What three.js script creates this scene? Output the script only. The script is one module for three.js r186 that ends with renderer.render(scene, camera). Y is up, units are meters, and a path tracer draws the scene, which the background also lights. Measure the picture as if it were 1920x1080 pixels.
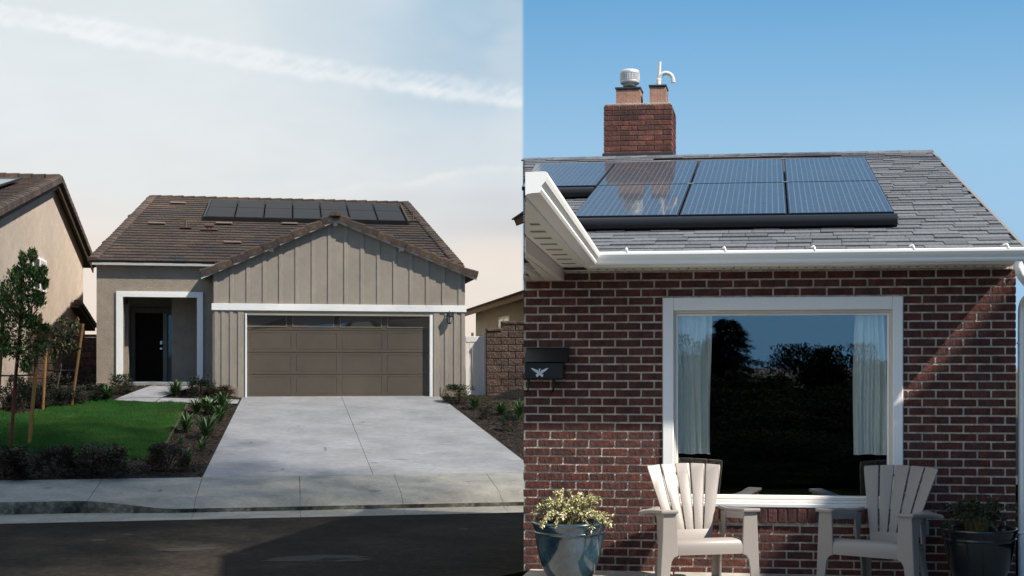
import * as THREE from 'three';
import { mergeGeometries, toCreasedNormals } from 'three/addons/utils/BufferGeometryUtils.js';
import { ImprovedNoise } from 'three/addons/math/ImprovedNoise.js';

// ------------------------------------------------------------------ camera, sky, sun, exposure
const scene = new THREE.Scene();
const F = 2600, CX = 1100, CY = 690, EYE = 1.62;            // lens of the picture in its own 1920 x 1080 pixels
const camera = new THREE.PerspectiveCamera(2 * Math.atan(540 / F) * 180 / Math.PI, 1920 / 1080, 0.1, 3000);
camera.setViewOffset(1920, 1080, 960 - CX, 540 - CY, 1920, 1080);
camera.position.set(0, EYE, 0);
camera.updateProjectionMatrix();
const renderer = new THREE.WebGLRenderer({ antialias: true });
renderer.toneMapping = THREE.LinearToneMapping;
renderer.toneMappingExposure = 1.85;
const SKY = 1 / 1.85;                                        // the sky's own strength, for that exposure
renderer.shadowMap.enabled = true;
const SUN_DIR = new THREE.Vector3(0.8307, 1.0, 0.432).normalize();
const sun = new THREE.DirectionalLight(new THREE.Color(1.0, 0.92, 0.80), 5.0);
sun.position.copy(SUN_DIR).multiplyScalar(120).add(new THREE.Vector3(0, 0, -25));
sun.target.position.set(0, 0, -25);
sun.castShadow = true; sun.shadow.radius = 2; sun.shadow.mapSize.set(4096, 4096);
Object.assign(sun.shadow.camera, { left: -70, right: 70, top: 70, bottom: -70, near: 1, far: 300 });
scene.add(sun, sun.target);

const perlin = new ImprovedNoise();
const clamp = (v, a = 0, b = 1) => Math.min(b, Math.max(a, v));
const lerp = (a, b, t) => a + (b - a) * t;
const sstep = (a, b, v) => { const t = clamp((v - a) / (b - a)); return t * t * (3 - 2 * t); };
const mix3 = (a, b, t) => [lerp(a[0], b[0], t), lerp(a[1], b[1], t), lerp(a[2], b[2], t)];
function fbm(x, y, z, o = 4) { let s = 0, a = 0.5, f = 1; for (let i = 0; i < o; i++) { s += a * perlin.noise(x * f, y * f, z + i * 7.3); a *= 0.5; f *= 2.03; } return s; }
function rng(seed) { let s = seed >>> 0; return () => { s = (s + 0x6d2b79f5) | 0; let t = Math.imul(s ^ (s >>> 15), 1 | s); t = (t + Math.imul(t ^ (t >>> 7), 61 | t)) ^ t; return ((t ^ (t >>> 14)) >>> 0) / 4294967296; }; }
function stops(list, v) { if (v <= list[0][0]) return list[0][1]; for (let i = 1; i < list.length; i++) if (v <= list[i][0]) return mix3(list[i - 1][1], list[i][1], (v - list[i - 1][0]) / (list[i][0] - list[i - 1][0])); return list[list.length - 1][1]; }

// One sky: a pale evening sky with a contrail over the street on the left, a clear blue one over the brick house on the right
function makeSky() {
  const W = 4096, H = 2048, data = new Float32Array(W * H * 4);
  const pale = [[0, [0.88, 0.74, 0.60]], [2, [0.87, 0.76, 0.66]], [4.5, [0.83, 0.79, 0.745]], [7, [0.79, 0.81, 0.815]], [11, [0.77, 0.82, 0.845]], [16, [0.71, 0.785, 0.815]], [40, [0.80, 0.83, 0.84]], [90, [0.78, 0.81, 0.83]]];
  const blue = [[0, [0.33, 0.55, 0.77]], [6, [0.345, 0.565, 0.785]], [9, [0.325, 0.555, 0.785]], [12, [0.23, 0.47, 0.735]], [15.5, [0.14, 0.38, 0.67]], [35, [0.10, 0.29, 0.57]], [90, [0.07, 0.21, 0.46]]];
  for (let r = 0; r < H; r++) {
    const e = ((r + 0.5) / H - 0.5) * Math.PI, ed = e * 180 / Math.PI;
    for (let c = 0; c < W; c++) {
      const o = (r * W + c) * 4;
      let col = [0.3, 0.3, 0.3];
      if (ed > -0.2) {
        let a = ((c + 0.5) / W - 0.5) * 360 + 90;               // 0 straight ahead, right positive
        if (a > 180) a -= 360;
        let cb = stops(blue, ed); if (Math.abs(a) > 60) cb = mix3(cb, [0.15, 0.38, 0.67], 0.85 * sstep(60, 130, Math.abs(a)) * sstep(22, 10, ed));
        const seam = c >= 994 || c < 0;
        if (a > 0 || (seam && a > -10)) {
          const n = 0.03 * perlin.noise(a * 0.12, ed * 0.2, 3.1);
          col = [cb[0] * (1 + n), cb[1] * (1 + n), cb[2] * (1 + n)];
        } else {
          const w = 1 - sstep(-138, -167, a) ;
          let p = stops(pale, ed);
          if (a > -32 && ed < 18) {
            const px = CX + F * Math.tan(a * Math.PI / 180), py = CY - F * Math.tan(e) / Math.cos(a * Math.PI / 180);
            const big = fbm(px / 420, py / 300, 1.7, 3);
            // bluer, clearer air high on the right of the pale half
            const bl = sstep(330, 930, px + big * 300) * (0.28 + 0.72 * sstep(340, 20, py + big * 160)) * 0.95 * sstep(560, 260, py);
            p = mix3(p, [0.40, 0.565, 0.715], clamp(bl));
            p = mix3(p, [0.79, 0.83, 0.87], 0.5 * sstep(0.0, 0.32, big) * sstep(420, 200, py)); p = mix3(p, [0.66, 0.73, 0.785], 0.35 * sstep(0.02, 0.3, fbm(px / 260, py / 150, 4.9, 4)) * sstep(200, 500, px));
            // grey cloud bank and peach glow low on the right
            const bank = sstep(700, 880, px) * Math.exp(-(((py - 425) / 34) ** 2)) + 0.6 * sstep(520, 760, px) * Math.exp(-(((py - 372) / 26) ** 2));
            p = mix3(p, [0.62, 0.625, 0.645], clamp(0.85 * bank * (0.8 + big)));
            const peach = sstep(780, 900, px) * Math.exp(-(((py - 485) / 42) ** 2)) + sstep(330, 160, px) * Math.exp(-(((py - 500) / 90) ** 2));
            p = mix3(p, [0.90, 0.775, 0.66], clamp(0.5 * peach));
            // ragged lit cloud tops
            const t1 = fbm(px / 46, py / 22, 9.2, 5), edge = 352 + 26 * fbm(px / 90, 4.4, 2.2, 4) - 42 * sstep(700, 980, px) + 22 * sstep(640, 560, px);
            const d = py - edge;
            const puff = sstep(-7, 3, d + 10 * t1) * Math.exp(-Math.max(0, d) / (9 + 10 * t1)) * sstep(540, 640, px) * (0.55 + 0.45 * sstep(-0.1, 0.25, fbm(px / 120, 8.1, 0.3, 3)));
            p = mix3(p, [0.93, 0.90, 0.85], clamp(0.62 * puff));
            // the contrail: two ragged strands
            const mid = 24 + (182 - 24) * px / 980 + 9 * Math.sin(px / 320) + 7 * fbm(px / 210, 1.2, 0.4, 2), off = py - mid, wide = 24 + 9 * fbm(px / 170, 6.1, 1.4, 2), frag = 0.95 + 0.8 * fbm(px / 130, off / 60, 3.7, 3);
            const rip = fbm((px + off * 1.5) / 10, (off - px * 0.16) / 26, 5.5, 3), rag = fbm(px / 30, off / 30, 2.9, 4);
            const body = sstep(wide + 5, wide - 12, Math.abs(off) + rag * 22 + rip * 9) * clamp(frag, 0.4, 1.15);
            const strand = 0.36 + 0.42 * Math.exp(-(((off + 15) / 7) ** 2)) * sstep(900, 250, px) + 0.5 * Math.exp(-(((off - 12) / 10) ** 2)) + 1.0 * rip + 0.35 * rag;
            p = mix3(p, [0.885, 0.915, 0.93], clamp(body * clamp(strand * 1.2) * 0.86 * (1 - 0.25 * sstep(500, 980, px))));
            const n = 0.03 * fbm(px / 110, py / 36, 6.6, 4);
            p = [p[0] + n, p[1] + n, p[2] + n];
          } else if (a > -110) {
            const n = 0.05 * perlin.noise(a * 0.07, ed * 0.09, 8.8);
            p = [p[0] + n, p[1] + n, p[2] + n];
          }
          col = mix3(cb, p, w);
        }
      }
      data[o] = col[0] * SKY; data[o + 1] = col[1] * SKY; data[o + 2] = col[2] * SKY; data[o + 3] = 1;
    }
  }
  const t = new THREE.DataTexture(data, W, H, THREE.RGBAFormat, THREE.FloatType);
  t.mapping = THREE.EquirectangularReflectionMapping; t.magFilter = THREE.LinearFilter; t.minFilter = THREE.LinearFilter; t.needsUpdate = true;
  return t;
}
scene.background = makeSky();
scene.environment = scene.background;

// ------------------------------------------------------------------ frames: each house has its own axes (x along its front, z towards the street)
class Frame {
  constructor(x, y, z, yawDeg) { this.o = new THREE.Vector3(x, y, z); this.yaw = yawDeg * Math.PI / 180; this.c = Math.cos(this.yaw); this.s = Math.sin(this.yaw); this.eye = this.local(new THREE.Vector3(0, EYE, 0)); }
  world(x, y, z) { return new THREE.Vector3(this.o.x + x * this.c + z * this.s, this.o.y + y, this.o.z - x * this.s + z * this.c); }
  local(w) { const dx = w.x - this.o.x, dz = w.z - this.o.z; return new THREE.Vector3(dx * this.c - dz * this.s, w.y - this.o.y, dx * this.s + dz * this.c); }
  dir(px, py) { const x = (px - CX) / F, y = (CY - py) / F, z = -1; return new THREE.Vector3(x * this.c - z * this.s, y, x * this.s + z * this.c); }
  z(px, py, z) { const d = this.dir(px, py), t = (z - this.eye.z) / d.z; return new THREE.Vector3(this.eye.x + d.x * t, this.eye.y + d.y * t, z); }
  y(px, py, y) { const d = this.dir(px, py), t = (y - this.eye.y) / d.y; return new THREE.Vector3(this.eye.x + d.x * t, y, this.eye.z + d.z * t); }
  x(px, py, x) { const d = this.dir(px, py), t = (x - this.eye.x) / d.x; return new THREE.Vector3(x, this.eye.y + d.y * t, this.eye.z + d.z * t); }
  plane(px, py, p, n) { const d = this.dir(px, py), t = n.dot(p.clone().sub(this.eye)) / n.dot(d); return this.eye.clone().addScaledVector(d, t); }
  onto(px, py, h) { const d = this.dir(px, py); let a = 5, b = 60; for (let i = 0; i < 400; i++) { const t = 5 + i * 0.15, q = this.eye.clone().addScaledVector(d, t); if (q.y < h(q.x, q.z)) { b = t; a = t - 0.15; break; } } for (let i = 0; i < 20; i++) { const m = (a + b) / 2, q = this.eye.clone().addScaledVector(d, m); if (q.y < h(q.x, q.z)) b = m; else a = m; } return this.eye.clone().addScaledVector(d, b); }
}
const FW = new Frame(0, 0, 0, 0);
const FL = new Frame((636 - CX) / F * 36, EYE - 0.76, -36, 12);
const FR = new Frame((1468 - CX) / F * 10.8, 0, -10.8, -7.5);

// ------------------------------------------------------------------ naming and building helpers
const used = new Map();
function numbered(name) { const n = used.get(name) || 0; used.set(name, n + 1); return n ? name + '_' + String(n).padStart(3, '0') : name; }
const baseOf = new WeakMap();
function thing(name, label, category, frame, base = [0, 0, 0], group) {
  const o = new THREE.Group(); o.name = numbered(name); scene.add(o);
  const b = new THREE.Vector3(...base); o.position.copy(frame.world(b.x, b.y, b.z)); o.rotation.y = frame.yaw;
  baseOf.set(o, b);
  if (category === 'structure') o.userData = { label, kind: 'structure' }; else o.userData = { label, category };
  if (group) o.userData.group = group;
  return o;
}
function rootBase(p) { while (p && !baseOf.has(p)) p = p.parent; return p ? baseOf.get(p) : new THREE.Vector3(); }
function part(name, geo, mat, parent, extra) {               // geometry in frame coordinates
  if (Array.isArray(geo)) geo = merge(geo);
  const b = rootBase(parent); geo.translate(-b.x, -b.y, -b.z);
  const m = new THREE.Mesh(geo, mat); m.name = name; m.castShadow = m.receiveShadow = true; parent.add(m);
  if (extra) Object.assign(m.userData, extra);
  return m;
}
function put(name, geo, mat, parent, pos, rot = [0, 0, 0], scale = [1, 1, 1]) {   // a shared geometry at a place in frame coordinates
  const m = new THREE.Mesh(geo, mat), b = rootBase(parent); m.name = name; m.castShadow = m.receiveShadow = true;
  m.position.set(pos[0] - b.x, pos[1] - b.y, pos[2] - b.z); m.rotation.set(...rot); m.scale.set(...scale); parent.add(m); return m;
}
function single(name, geo, mat, label, category, frame, base, group) {          // a thing that is one mesh
  if (Array.isArray(geo)) geo = merge(geo);
  geo.translate(-base[0], -base[1], -base[2]);
  const m = new THREE.Mesh(geo, mat); m.name = numbered(name); m.castShadow = m.receiveShadow = true;
  m.position.copy(frame.world(...base)); m.rotation.y = frame.yaw; scene.add(m);
  m.userData = category === 'structure' ? { label, kind: 'structure' } : category === 'stuff' ? { label, kind: 'stuff', category: group } : { label, category };
  if (group && category !== 'stuff') m.userData.group = group;
  return m;
}
function merge(list) {
  return mergeGeometries(list.map((g) => { g = g.index ? g.toNonIndexed() : g; if (!g.attributes.uv) boxUV(g); for (const k of Object.keys(g.attributes)) if (!['position', 'normal', 'uv', 'color'].includes(k)) g.deleteAttribute(k); return g; }));
}
function boxUV(g, s = 1, ou = 0, ov = 0) {                     // uv in metres by the way a face points
  if (g.index) { const n = g.toNonIndexed(); g.copy(n); g.setIndex(null); }
  const p = g.attributes.position, n = g.attributes.normal, uv = new Float32Array(p.count * 2);
  for (let i = 0; i < p.count; i += 3) {
    const nx = Math.abs(n.getX(i) + n.getX(i + 1) + n.getX(i + 2)), ny = Math.abs(n.getY(i) + n.getY(i + 1) + n.getY(i + 2)), nz = Math.abs(n.getZ(i) + n.getZ(i + 1) + n.getZ(i + 2));
    for (let k = i; k < i + 3; k++) {
      const x = p.getX(k), y = p.getY(k), z = p.getZ(k);
      const [u, v] = ny > nx && ny > nz ? [x, -z] : nx > nz ? [z, y] : [x, y];
      uv[2 * k] = u * s + ou; uv[2 * k + 1] = v * s + ov;
    }
  }
  g.setAttribute('uv', new THREE.BufferAttribute(uv, 2)); return g;
}
function fromTris(tri) { const g = new THREE.BufferGeometry(); g.setAttribute('position', new THREE.Float32BufferAttribute(tri, 3)); g.computeVertexNormals(); return boxUV(g); }
function cbox(x0, x1, y0, y1, z0, z1, c = 0.004) {             // a box with chamfered edges
  const hx = (x1 - x0) / 2, hy = (y1 - y0) / 2, hz = (z1 - z0) / 2; c = Math.min(c, hx * 0.45, hy * 0.45, hz * 0.45);
  const mx = (x0 + x1) / 2, my = (y0 + y1) / 2, mz = (z0 + z1) / 2, T = [];
  const P = (sx, sy, sz, ax) => [mx + sx * (hx - (ax === 0 ? 0 : c)), my + sy * (hy - (ax === 1 ? 0 : c)), mz + sz * (hz - (ax === 2 ? 0 : c))];
  const tri = (a, b, d) => {
    const u = [b[0] - a[0], b[1] - a[1], b[2] - a[2]], v = [d[0] - a[0], d[1] - a[1], d[2] - a[2]];
    const n = [u[1] * v[2] - u[2] * v[1], u[2] * v[0] - u[0] * v[2], u[0] * v[1] - u[1] * v[0]];
    const m = [(a[0] + b[0] + d[0]) / 3 - mx, (a[1] + b[1] + d[1]) / 3 - my, (a[2] + b[2] + d[2]) / 3 - mz];
    if (n[0] * m[0] + n[1] * m[1] + n[2] * m[2] < 0) [b, d] = [d, b];
    T.push(...a, ...b, ...d);
  };
  const quad = (a, b, d, e) => { tri(a, b, d); tri(a, d, e); };
  for (const s of [-1, 1]) {
    quad(P(s, -1, -1, 0), P(s, 1, -1, 0), P(s, 1, 1, 0), P(s, -1, 1, 0));
    quad(P(-1, s, -1, 1), P(1, s, -1, 1), P(1, s, 1, 1), P(-1, s, 1, 1));
    quad(P(-1, -1, s, 2), P(1, -1, s, 2), P(1, 1, s, 2), P(-1, 1, s, 2));
    for (const t of [-1, 1]) {
      quad(P(s, t, -1, 0), P(s, t, 1, 0), P(s, t, 1, 1), P(s, t, -1, 1));
      quad(P(s, -1, t, 0), P(s, 1, t, 0), P(s, 1, t, 2), P(s, -1, t, 2));
      quad(P(-1, s, t, 1), P(1, s, t, 1), P(1, s, t, 2), P(-1, s, t, 2));
      for (const w of [-1, 1]) tri(P(s, t, w, 0), P(s, t, w, 1), P(s, t, w, 2));
    }
  }
  return fromTris(T);
}
const V = (x, y, z) => new THREE.Vector3(x, y, z);
function hull8(bot, top) {                                    // a solid between two polygons with the same number of corners
  const T = [], n = bot.length, c = V(0, 0, 0); [...bot, ...top].forEach((p) => c.add(p)); c.multiplyScalar(1 / (2 * n));
  const tri = (a, b, d) => { const nn = b.clone().sub(a).cross(d.clone().sub(a)), m = a.clone().add(b).add(d).multiplyScalar(1 / 3).sub(c); if (nn.dot(m) < 0) [b, d] = [d, b]; T.push(a.x, a.y, a.z, b.x, b.y, b.z, d.x, d.y, d.z); };
  for (let i = 1; i < n - 1; i++) { tri(bot[0], bot[i], bot[i + 1]); tri(top[0], top[i], top[i + 1]); }
  for (let i = 0; i < n; i++) { const j = (i + 1) % n; tri(bot[i], bot[j], top[j]); tri(bot[i], top[j], top[i]); }
  return fromTris(T);
}
function slab(poly, thick) {                                  // planar polygon thickened downwards along its normal
  const n = poly[1].clone().sub(poly[0]).cross(poly[2].clone().sub(poly[0])).normalize(); if (n.y < 0) n.negate();
  return hull8(poly.map((p) => p.clone().addScaledVector(n, -thick)), poly);
}
function extr(points, z0, z1, bevel = 0, holes = []) {        // outline in x, y pushed along z
  const s = new THREE.Shape(points.map((p) => new THREE.Vector2(p[0], p[1]))); for (const h of holes) s.holes.push(new THREE.Path(h.map((p) => new THREE.Vector2(p[0], p[1]))));
  const g = new THREE.ExtrudeGeometry(s, { depth: z1 - z0 - 2 * bevel, bevelEnabled: bevel > 0, bevelSize: bevel, bevelThickness: bevel, bevelSegments: 2, bevelOffset: -bevel, curveSegments: 8 });
  g.translate(0, 0, z0 + bevel); g.deleteAttribute('uv'); return boxUV(g);
}
function rod(a, b, r0, r1 = r0, seg = 10) {
  const d = b.clone().sub(a), g = new THREE.CylinderGeometry(r1, r0, d.length(), seg, 1); g.translate(0, d.length() / 2, 0);
  g.applyQuaternion(new THREE.Quaternion().setFromUnitVectors(V(0, 1, 0), d.normalize())); g.translate(a.x, a.y, a.z); return g.toNonIndexed();
}
function tube(pts, r, n = 24, seg = 8) { return new THREE.TubeGeometry(new THREE.CatmullRomCurve3(pts), n, r, seg).toNonIndexed(); }
function drape(poly, h, lift, max = 0.3) {                    // polygon [x, z] laid on the ground h(x, z)
  const tris = THREE.ShapeUtils.triangulateShape(poly.map((p) => new THREE.Vector2(p[0], p[1])), []), T = [];
  const rec = (a, b, c, d) => {
    const l = [Math.hypot(a[0] - b[0], a[1] - b[1]), Math.hypot(b[0] - c[0], b[1] - c[1]), Math.hypot(c[0] - a[0], c[1] - a[1])], m = Math.max(...l);
    if (m < max || d > 16) { const up = (b[0] - a[0]) * (c[1] - a[1]) - (b[1] - a[1]) * (c[0] - a[0]) < 0; for (const p of up ? [a, b, c] : [a, c, b]) T.push(p[0], h(p[0], p[1]) + lift, p[1]); return; }
    const k = l.indexOf(m), q = [a, b, c], p0 = q[k], p1 = q[(k + 1) % 3], p2 = q[(k + 2) % 3], mid = [(p0[0] + p1[0]) / 2, (p0[1] + p1[1]) / 2];
    rec(p0, mid, p2, d + 1); rec(mid, p1, p2, d + 1);
  };
  for (const [i, j, k] of tris) rec(poly[i], poly[j], poly[k], 0);
  const g = new THREE.BufferGeometry(); g.setAttribute('position', new THREE.Float32BufferAttribute(T, 3)); g.computeVertexNormals(); return boxUV(g);
}
const inside = (poly, x, y) => { let r = false; for (let i = 0, j = poly.length - 1; i < poly.length; j = i++) { const [a, b] = poly[i], [c, d] = poly[j]; if (b > y !== d > y && x < (c - a) * (y - b) / (d - b) + a) r = !r; } return r; };

// ------------------------------------------------------------------ procedural materials
const tileNoise = (S, f, seed, o = 4) => { // tileable fbm on a torus of S pixels
  const out = new Float32Array(S * S); const R = rng(seed); const grids = [];
  for (let k = 0; k < o; k++) { const n = f << k, g = new Float32Array(n * n); for (let i = 0; i < g.length; i++) g[i] = R() * 2 - 1; grids.push([n, g]); }
  for (let y = 0; y < S; y++) for (let x = 0; x < S; x++) {
    let s = 0, a = 0.5;
    for (const [n, g] of grids) { const fx = x / S * n, fy = y / S * n, ix = Math.floor(fx), iy = Math.floor(fy); let u = fx - ix, v = fy - iy; u = u * u * (3 - 2 * u); v = v * v * (3 - 2 * v); const A = g[(iy % n) * n + ix % n], B = g[(iy % n) * n + (ix + 1) % n], C = g[((iy + 1) % n) * n + ix % n], D = g[((iy + 1) % n) * n + (ix + 1) % n]; s += a * lerp(lerp(A, B, u), lerp(C, D, u), v); a *= 0.55; }
    out[y * S + x] = s;
  }
  return out;
};
function texture(S, fn, size = 1, srgb = true) {               // fn(i) -> [r, g, b] 0..1; size in metres
  const d = new Uint8Array(S * S * 4);
  for (let y = 0; y < S; y++) for (let x = 0; x < S; x++) { const i = y * S + x, c = fn(x, y, i); d[4 * i] = clamp(c[0]) * 255; d[4 * i + 1] = clamp(c[1]) * 255; d[4 * i + 2] = clamp(c[2]) * 255; d[4 * i + 3] = 255; }
  const t = new THREE.DataTexture(d, S, S, THREE.RGBAFormat); t.wrapS = t.wrapT = THREE.RepeatWrapping; t.magFilter = THREE.LinearFilter; t.minFilter = THREE.LinearMipmapLinearFilter; t.generateMipmaps = true;
  t.colorSpace = srgb ? THREE.SRGBColorSpace : THREE.NoColorSpace; t.repeat.set(1 / size, 1 / size); t.needsUpdate = true; return t;
}
const N8 = tileNoise(512, 8, 11, 6), N4 = tileNoise(512, 4, 23, 5), N32 = tileNoise(512, 32, 5, 4), N64 = tileNoise(512, 64, 77, 3);
const g3 = (v) => [v, v, v];
const tone = (size, amt, big = N8, fine = N32, hue = 0) => texture(512, (x, y, i) => { const v = 0.84 + amt * big[i] + amt * 0.7 * fine[i]; return [v + hue * N4[i], v, v - hue * N4[i]]; }, size);
const bumpT = (size, fn) => texture(512, fn, size, false);
const bFine = bumpT(0.5, (x, y, i) => g3(0.5 + 0.35 * N32[i] + 0.3 * N64[i]));
const bStucco = bumpT(0.35, (x, y, i) => g3(0.5 + 0.55 * N32[i] + 0.25 * N64[i]));
const bRock = bumpT(0.6, (x, y, i) => g3(0.5 + 0.5 * N8[i] + 0.4 * N32[i]));
const lin = (r, g, b) => new THREE.Color().setRGB(r, g, b);
function mat(color, o = {}) { return new THREE.MeshStandardMaterial({ color: lin(...color), roughness: 0.85, ...o }); }
function phys(color, o = {}) { return new THREE.MeshPhysicalMaterial({ color: lin(...color), roughness: 0.5, ...o }); }
const tStucco = tone(2.3, 0.05), tConc = tone(3.1, 0.11, N8, N64, 0.02), tSoft = tone(1.4, 0.03), tTile = tone(0.9, 0.28, N8, N32, 0.05);
const tBrush = texture(512, (x, y, i) => { const s = N64[(y * 512 + (x >> 4) * 3) % (512 * 512)]; const v = 0.86 + 0.07 * s + 0.05 * N4[i] + 0.05 * N32[i]; return [v, v, v + 0.012 * N4[i]]; }, 2.7);
const tBrick = texture(512, (x, y, i) => { const st = N64[((y >> 5) * 512 + x) % (512 * 512)] * 0.12; const v = 0.78 + 0.20 * N8[i] + 0.16 * N64[i] + st; return [v + 0.05 * N4[i], v - 0.02 * N4[i], v - 0.03 * N4[i]]; }, 0.55);
const bBrick = bumpT(0.55, (x, y, i) => g3(0.5 + 0.3 * N64[((y >> 5) * 512 + x) % (512 * 512)] + 0.4 * N32[i] + (N8[i] > 0.42 ? -0.35 : 0)));
const tMortar = tone(0.4, 0.2, N8, N64, 0.02), tShingle = texture(512, (x, y, i) => { const sp = N64[i]; const v = 0.74 + 0.32 * sp + 0.1 * N8[i]; return [v, v, v + 0.03 * N4[i]]; }, 0.35);
const tAsph = texture(512, (x, y, i) => { const v = 0.66 + 0.24 * N4[i] + 0.26 * N64[i] + 0.14 * N8[i]; return [v + 0.01, v, v - 0.015]; }, 4.7);
const tMulch = texture(512, (x, y, i) => { const v = 0.6 + 0.5 * N32[i] + 0.35 * N64[i]; return [v + 0.08 * N8[i], v, v - 0.05 * N8[i]]; }, 0.9);
const tGrass = texture(512, (x, y, i) => { const v = 0.7 + 0.3 * N8[i] + 0.3 * N64[i]; return [v + 0.12 * N4[i], v, v * 0.9]; }, 1.6);
const tWood = texture(512, (x, y, i) => { const s = N8[(((y >> 3) * 512) + x) % (512 * 512)] + 0.6 * N32[((y >> 4) * 512 + x) % (512 * 512)]; const v = 0.8 + 0.22 * s; return [v, v * 0.97, v * 0.93]; }, 0.4);

const M = {
  siding: mat([0.475, 0.412, 0.343], { map: tSoft, bumpMap: bFine, bumpScale: 0.002 }),
  batten: mat([0.50, 0.438, 0.37], { map: tSoft, bumpMap: bFine, bumpScale: 0.002 }),
  stucco: mat([0.52, 0.44, 0.355], { map: tStucco, bumpMap: bStucco, bumpScale: 0.012, roughness: 0.95 }),
  stuccoWarm: mat([0.80, 0.66, 0.54], { map: tStucco, bumpMap: bStucco, bumpScale: 0.012, roughness: 0.95 }),
  stuccoCream: mat([0.86, 0.75, 0.54], { map: tStucco, bumpMap: bStucco, bumpScale: 0.012, roughness: 0.95 }),
  plinth: mat([0.45, 0.37, 0.28], { map: tStucco, bumpMap: bStucco, bumpScale: 0.01 }),
  trim: mat([0.86, 0.86, 0.85], { roughness: 0.6 }),
  trimBeige: mat([0.5, 0.45, 0.36], { map: tSoft, roughness: 0.6 }),
  fascia: mat([0.72, 0.72, 0.68], { map: tSoft, roughness: 0.6 }),
  soffitBrown: mat([0.12, 0.09, 0.065], { map: tSoft }),
  door: mat([0.135, 0.108, 0.080], { map: tSoft, roughness: 0.6 }),
  frontDoor: phys([0.035, 0.020, 0.013], { map: tWood, roughness: 0.7, specularIntensity: 0.25 }),
  doorFrame: mat([0.26, 0.21, 0.15], { map: tSoft, roughness: 0.6 }),
  glassDark: phys([0.9, 0.95, 0.95], { transmission: 1, thickness: 0, roughness: 0.02, ior: 1.9 }),
  black: mat([0.012, 0.012, 0.013], { roughness: 0.5 }),
  blackMetal: mat([0.02, 0.02, 0.022], { roughness: 0.4, metalness: 0.3 }),
  chrome: mat([0.7, 0.7, 0.68], { roughness: 0.25, metalness: 1 }),
  panelL: phys([0.012, 0.012, 0.014], { roughness: 0.45, specularIntensity: 0.14 }),
  concrete: mat([0.385, 0.392, 0.415], { map: tBrush, bumpMap: bFine, bumpScale: 0.001, roughness: 0.9 }),
  walk: mat([0.41, 0.40, 0.365], { map: tConc, bumpMap: bFine, bumpScale: 0.0015, roughness: 0.92 }),
  curb: mat([0.41, 0.39, 0.34], { map: tConc, bumpMap: bFine, bumpScale: 0.0015, roughness: 0.92 }),
  asphalt: phys([0.038, 0.031, 0.0245], { map: tAsph, bumpMap: bFine, bumpScale: 0.006, roughness: 0.95, specularIntensity: 0.35 }),
  mulch: mat([0.05, 0.031, 0.020], { map: tMulch, bumpMap: bRock, bumpScale: 0.05, roughness: 1 }),
  soil: mat([0.022, 0.016, 0.012], { map: tMulch, bumpMap: bRock, bumpScale: 0.08, roughness: 1 }),
  lawn: mat([0.016, 0.042, 0.006], { map: tGrass, roughness: 1 }),
  vinyl: mat([0.80, 0.78, 0.75], { roughness: 0.5 }),
  sillWhite: mat([0.66, 0.66, 0.67], { roughness: 0.5 }),
  white: mat([0.90, 0.90, 0.90], { roughness: 0.45 }),
  gutter: mat([0.90, 0.90, 0.90], { roughness: 0.4 }),
  mortar: mat([0.76, 0.65, 0.55], { map: tMortar, bumpMap: bStucco, bumpScale: 0.01, roughness: 1 }),
  mortarDark: mat([0.42, 0.35, 0.29], { map: tMortar, bumpMap: bStucco, bumpScale: 0.01, roughness: 1 }),
  dirt: mat([0.10, 0.085, 0.06], { map: tMulch, roughness: 1 }),
  yard: mat([0.03, 0.04, 0.015], { map: tGrass, roughness: 1 }),
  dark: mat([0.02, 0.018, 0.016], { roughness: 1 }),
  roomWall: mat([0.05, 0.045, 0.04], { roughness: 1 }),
};

// ================================================================== LEFT: the tract house across the street
const C = FL.eye;
const zSB = FL.y(500, 893, C.y - 2.0).z, zSF = FL.y(500, 929, C.y - 2.2).z, zGut = FL.y(500, 972.5, C.y - 2.47).z;   // back of pavement, kerb, edge of asphalt
const ySB = C.y - 2.0, ySF = C.y - 2.2, yFlow = C.y - 2.42, yGut = C.y - 2.47;
const slope = -ySB / zSB;
function hL(x, z) {                                           // the front yard: falls to the street, rises to the porch
  const base = z > 0 ? -slope * z : 0;
  return base + 0.30 * sstep(-2.5, -3.3, x) * sstep(1.9, -0.2, z) + (z > 0.3 && x < -3.4 ? 0.1 * Math.sin(clamp((z - 0.3) / (zSB - 0.6)) * Math.PI) * sstep(-3.4, -5.4, x) : 0);
}
const onL = (px, py) => FL.onto(px, py, hL);
const xz = (px, py) => { const p = onL(px, py); return [p.x, p.z]; };

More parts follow.
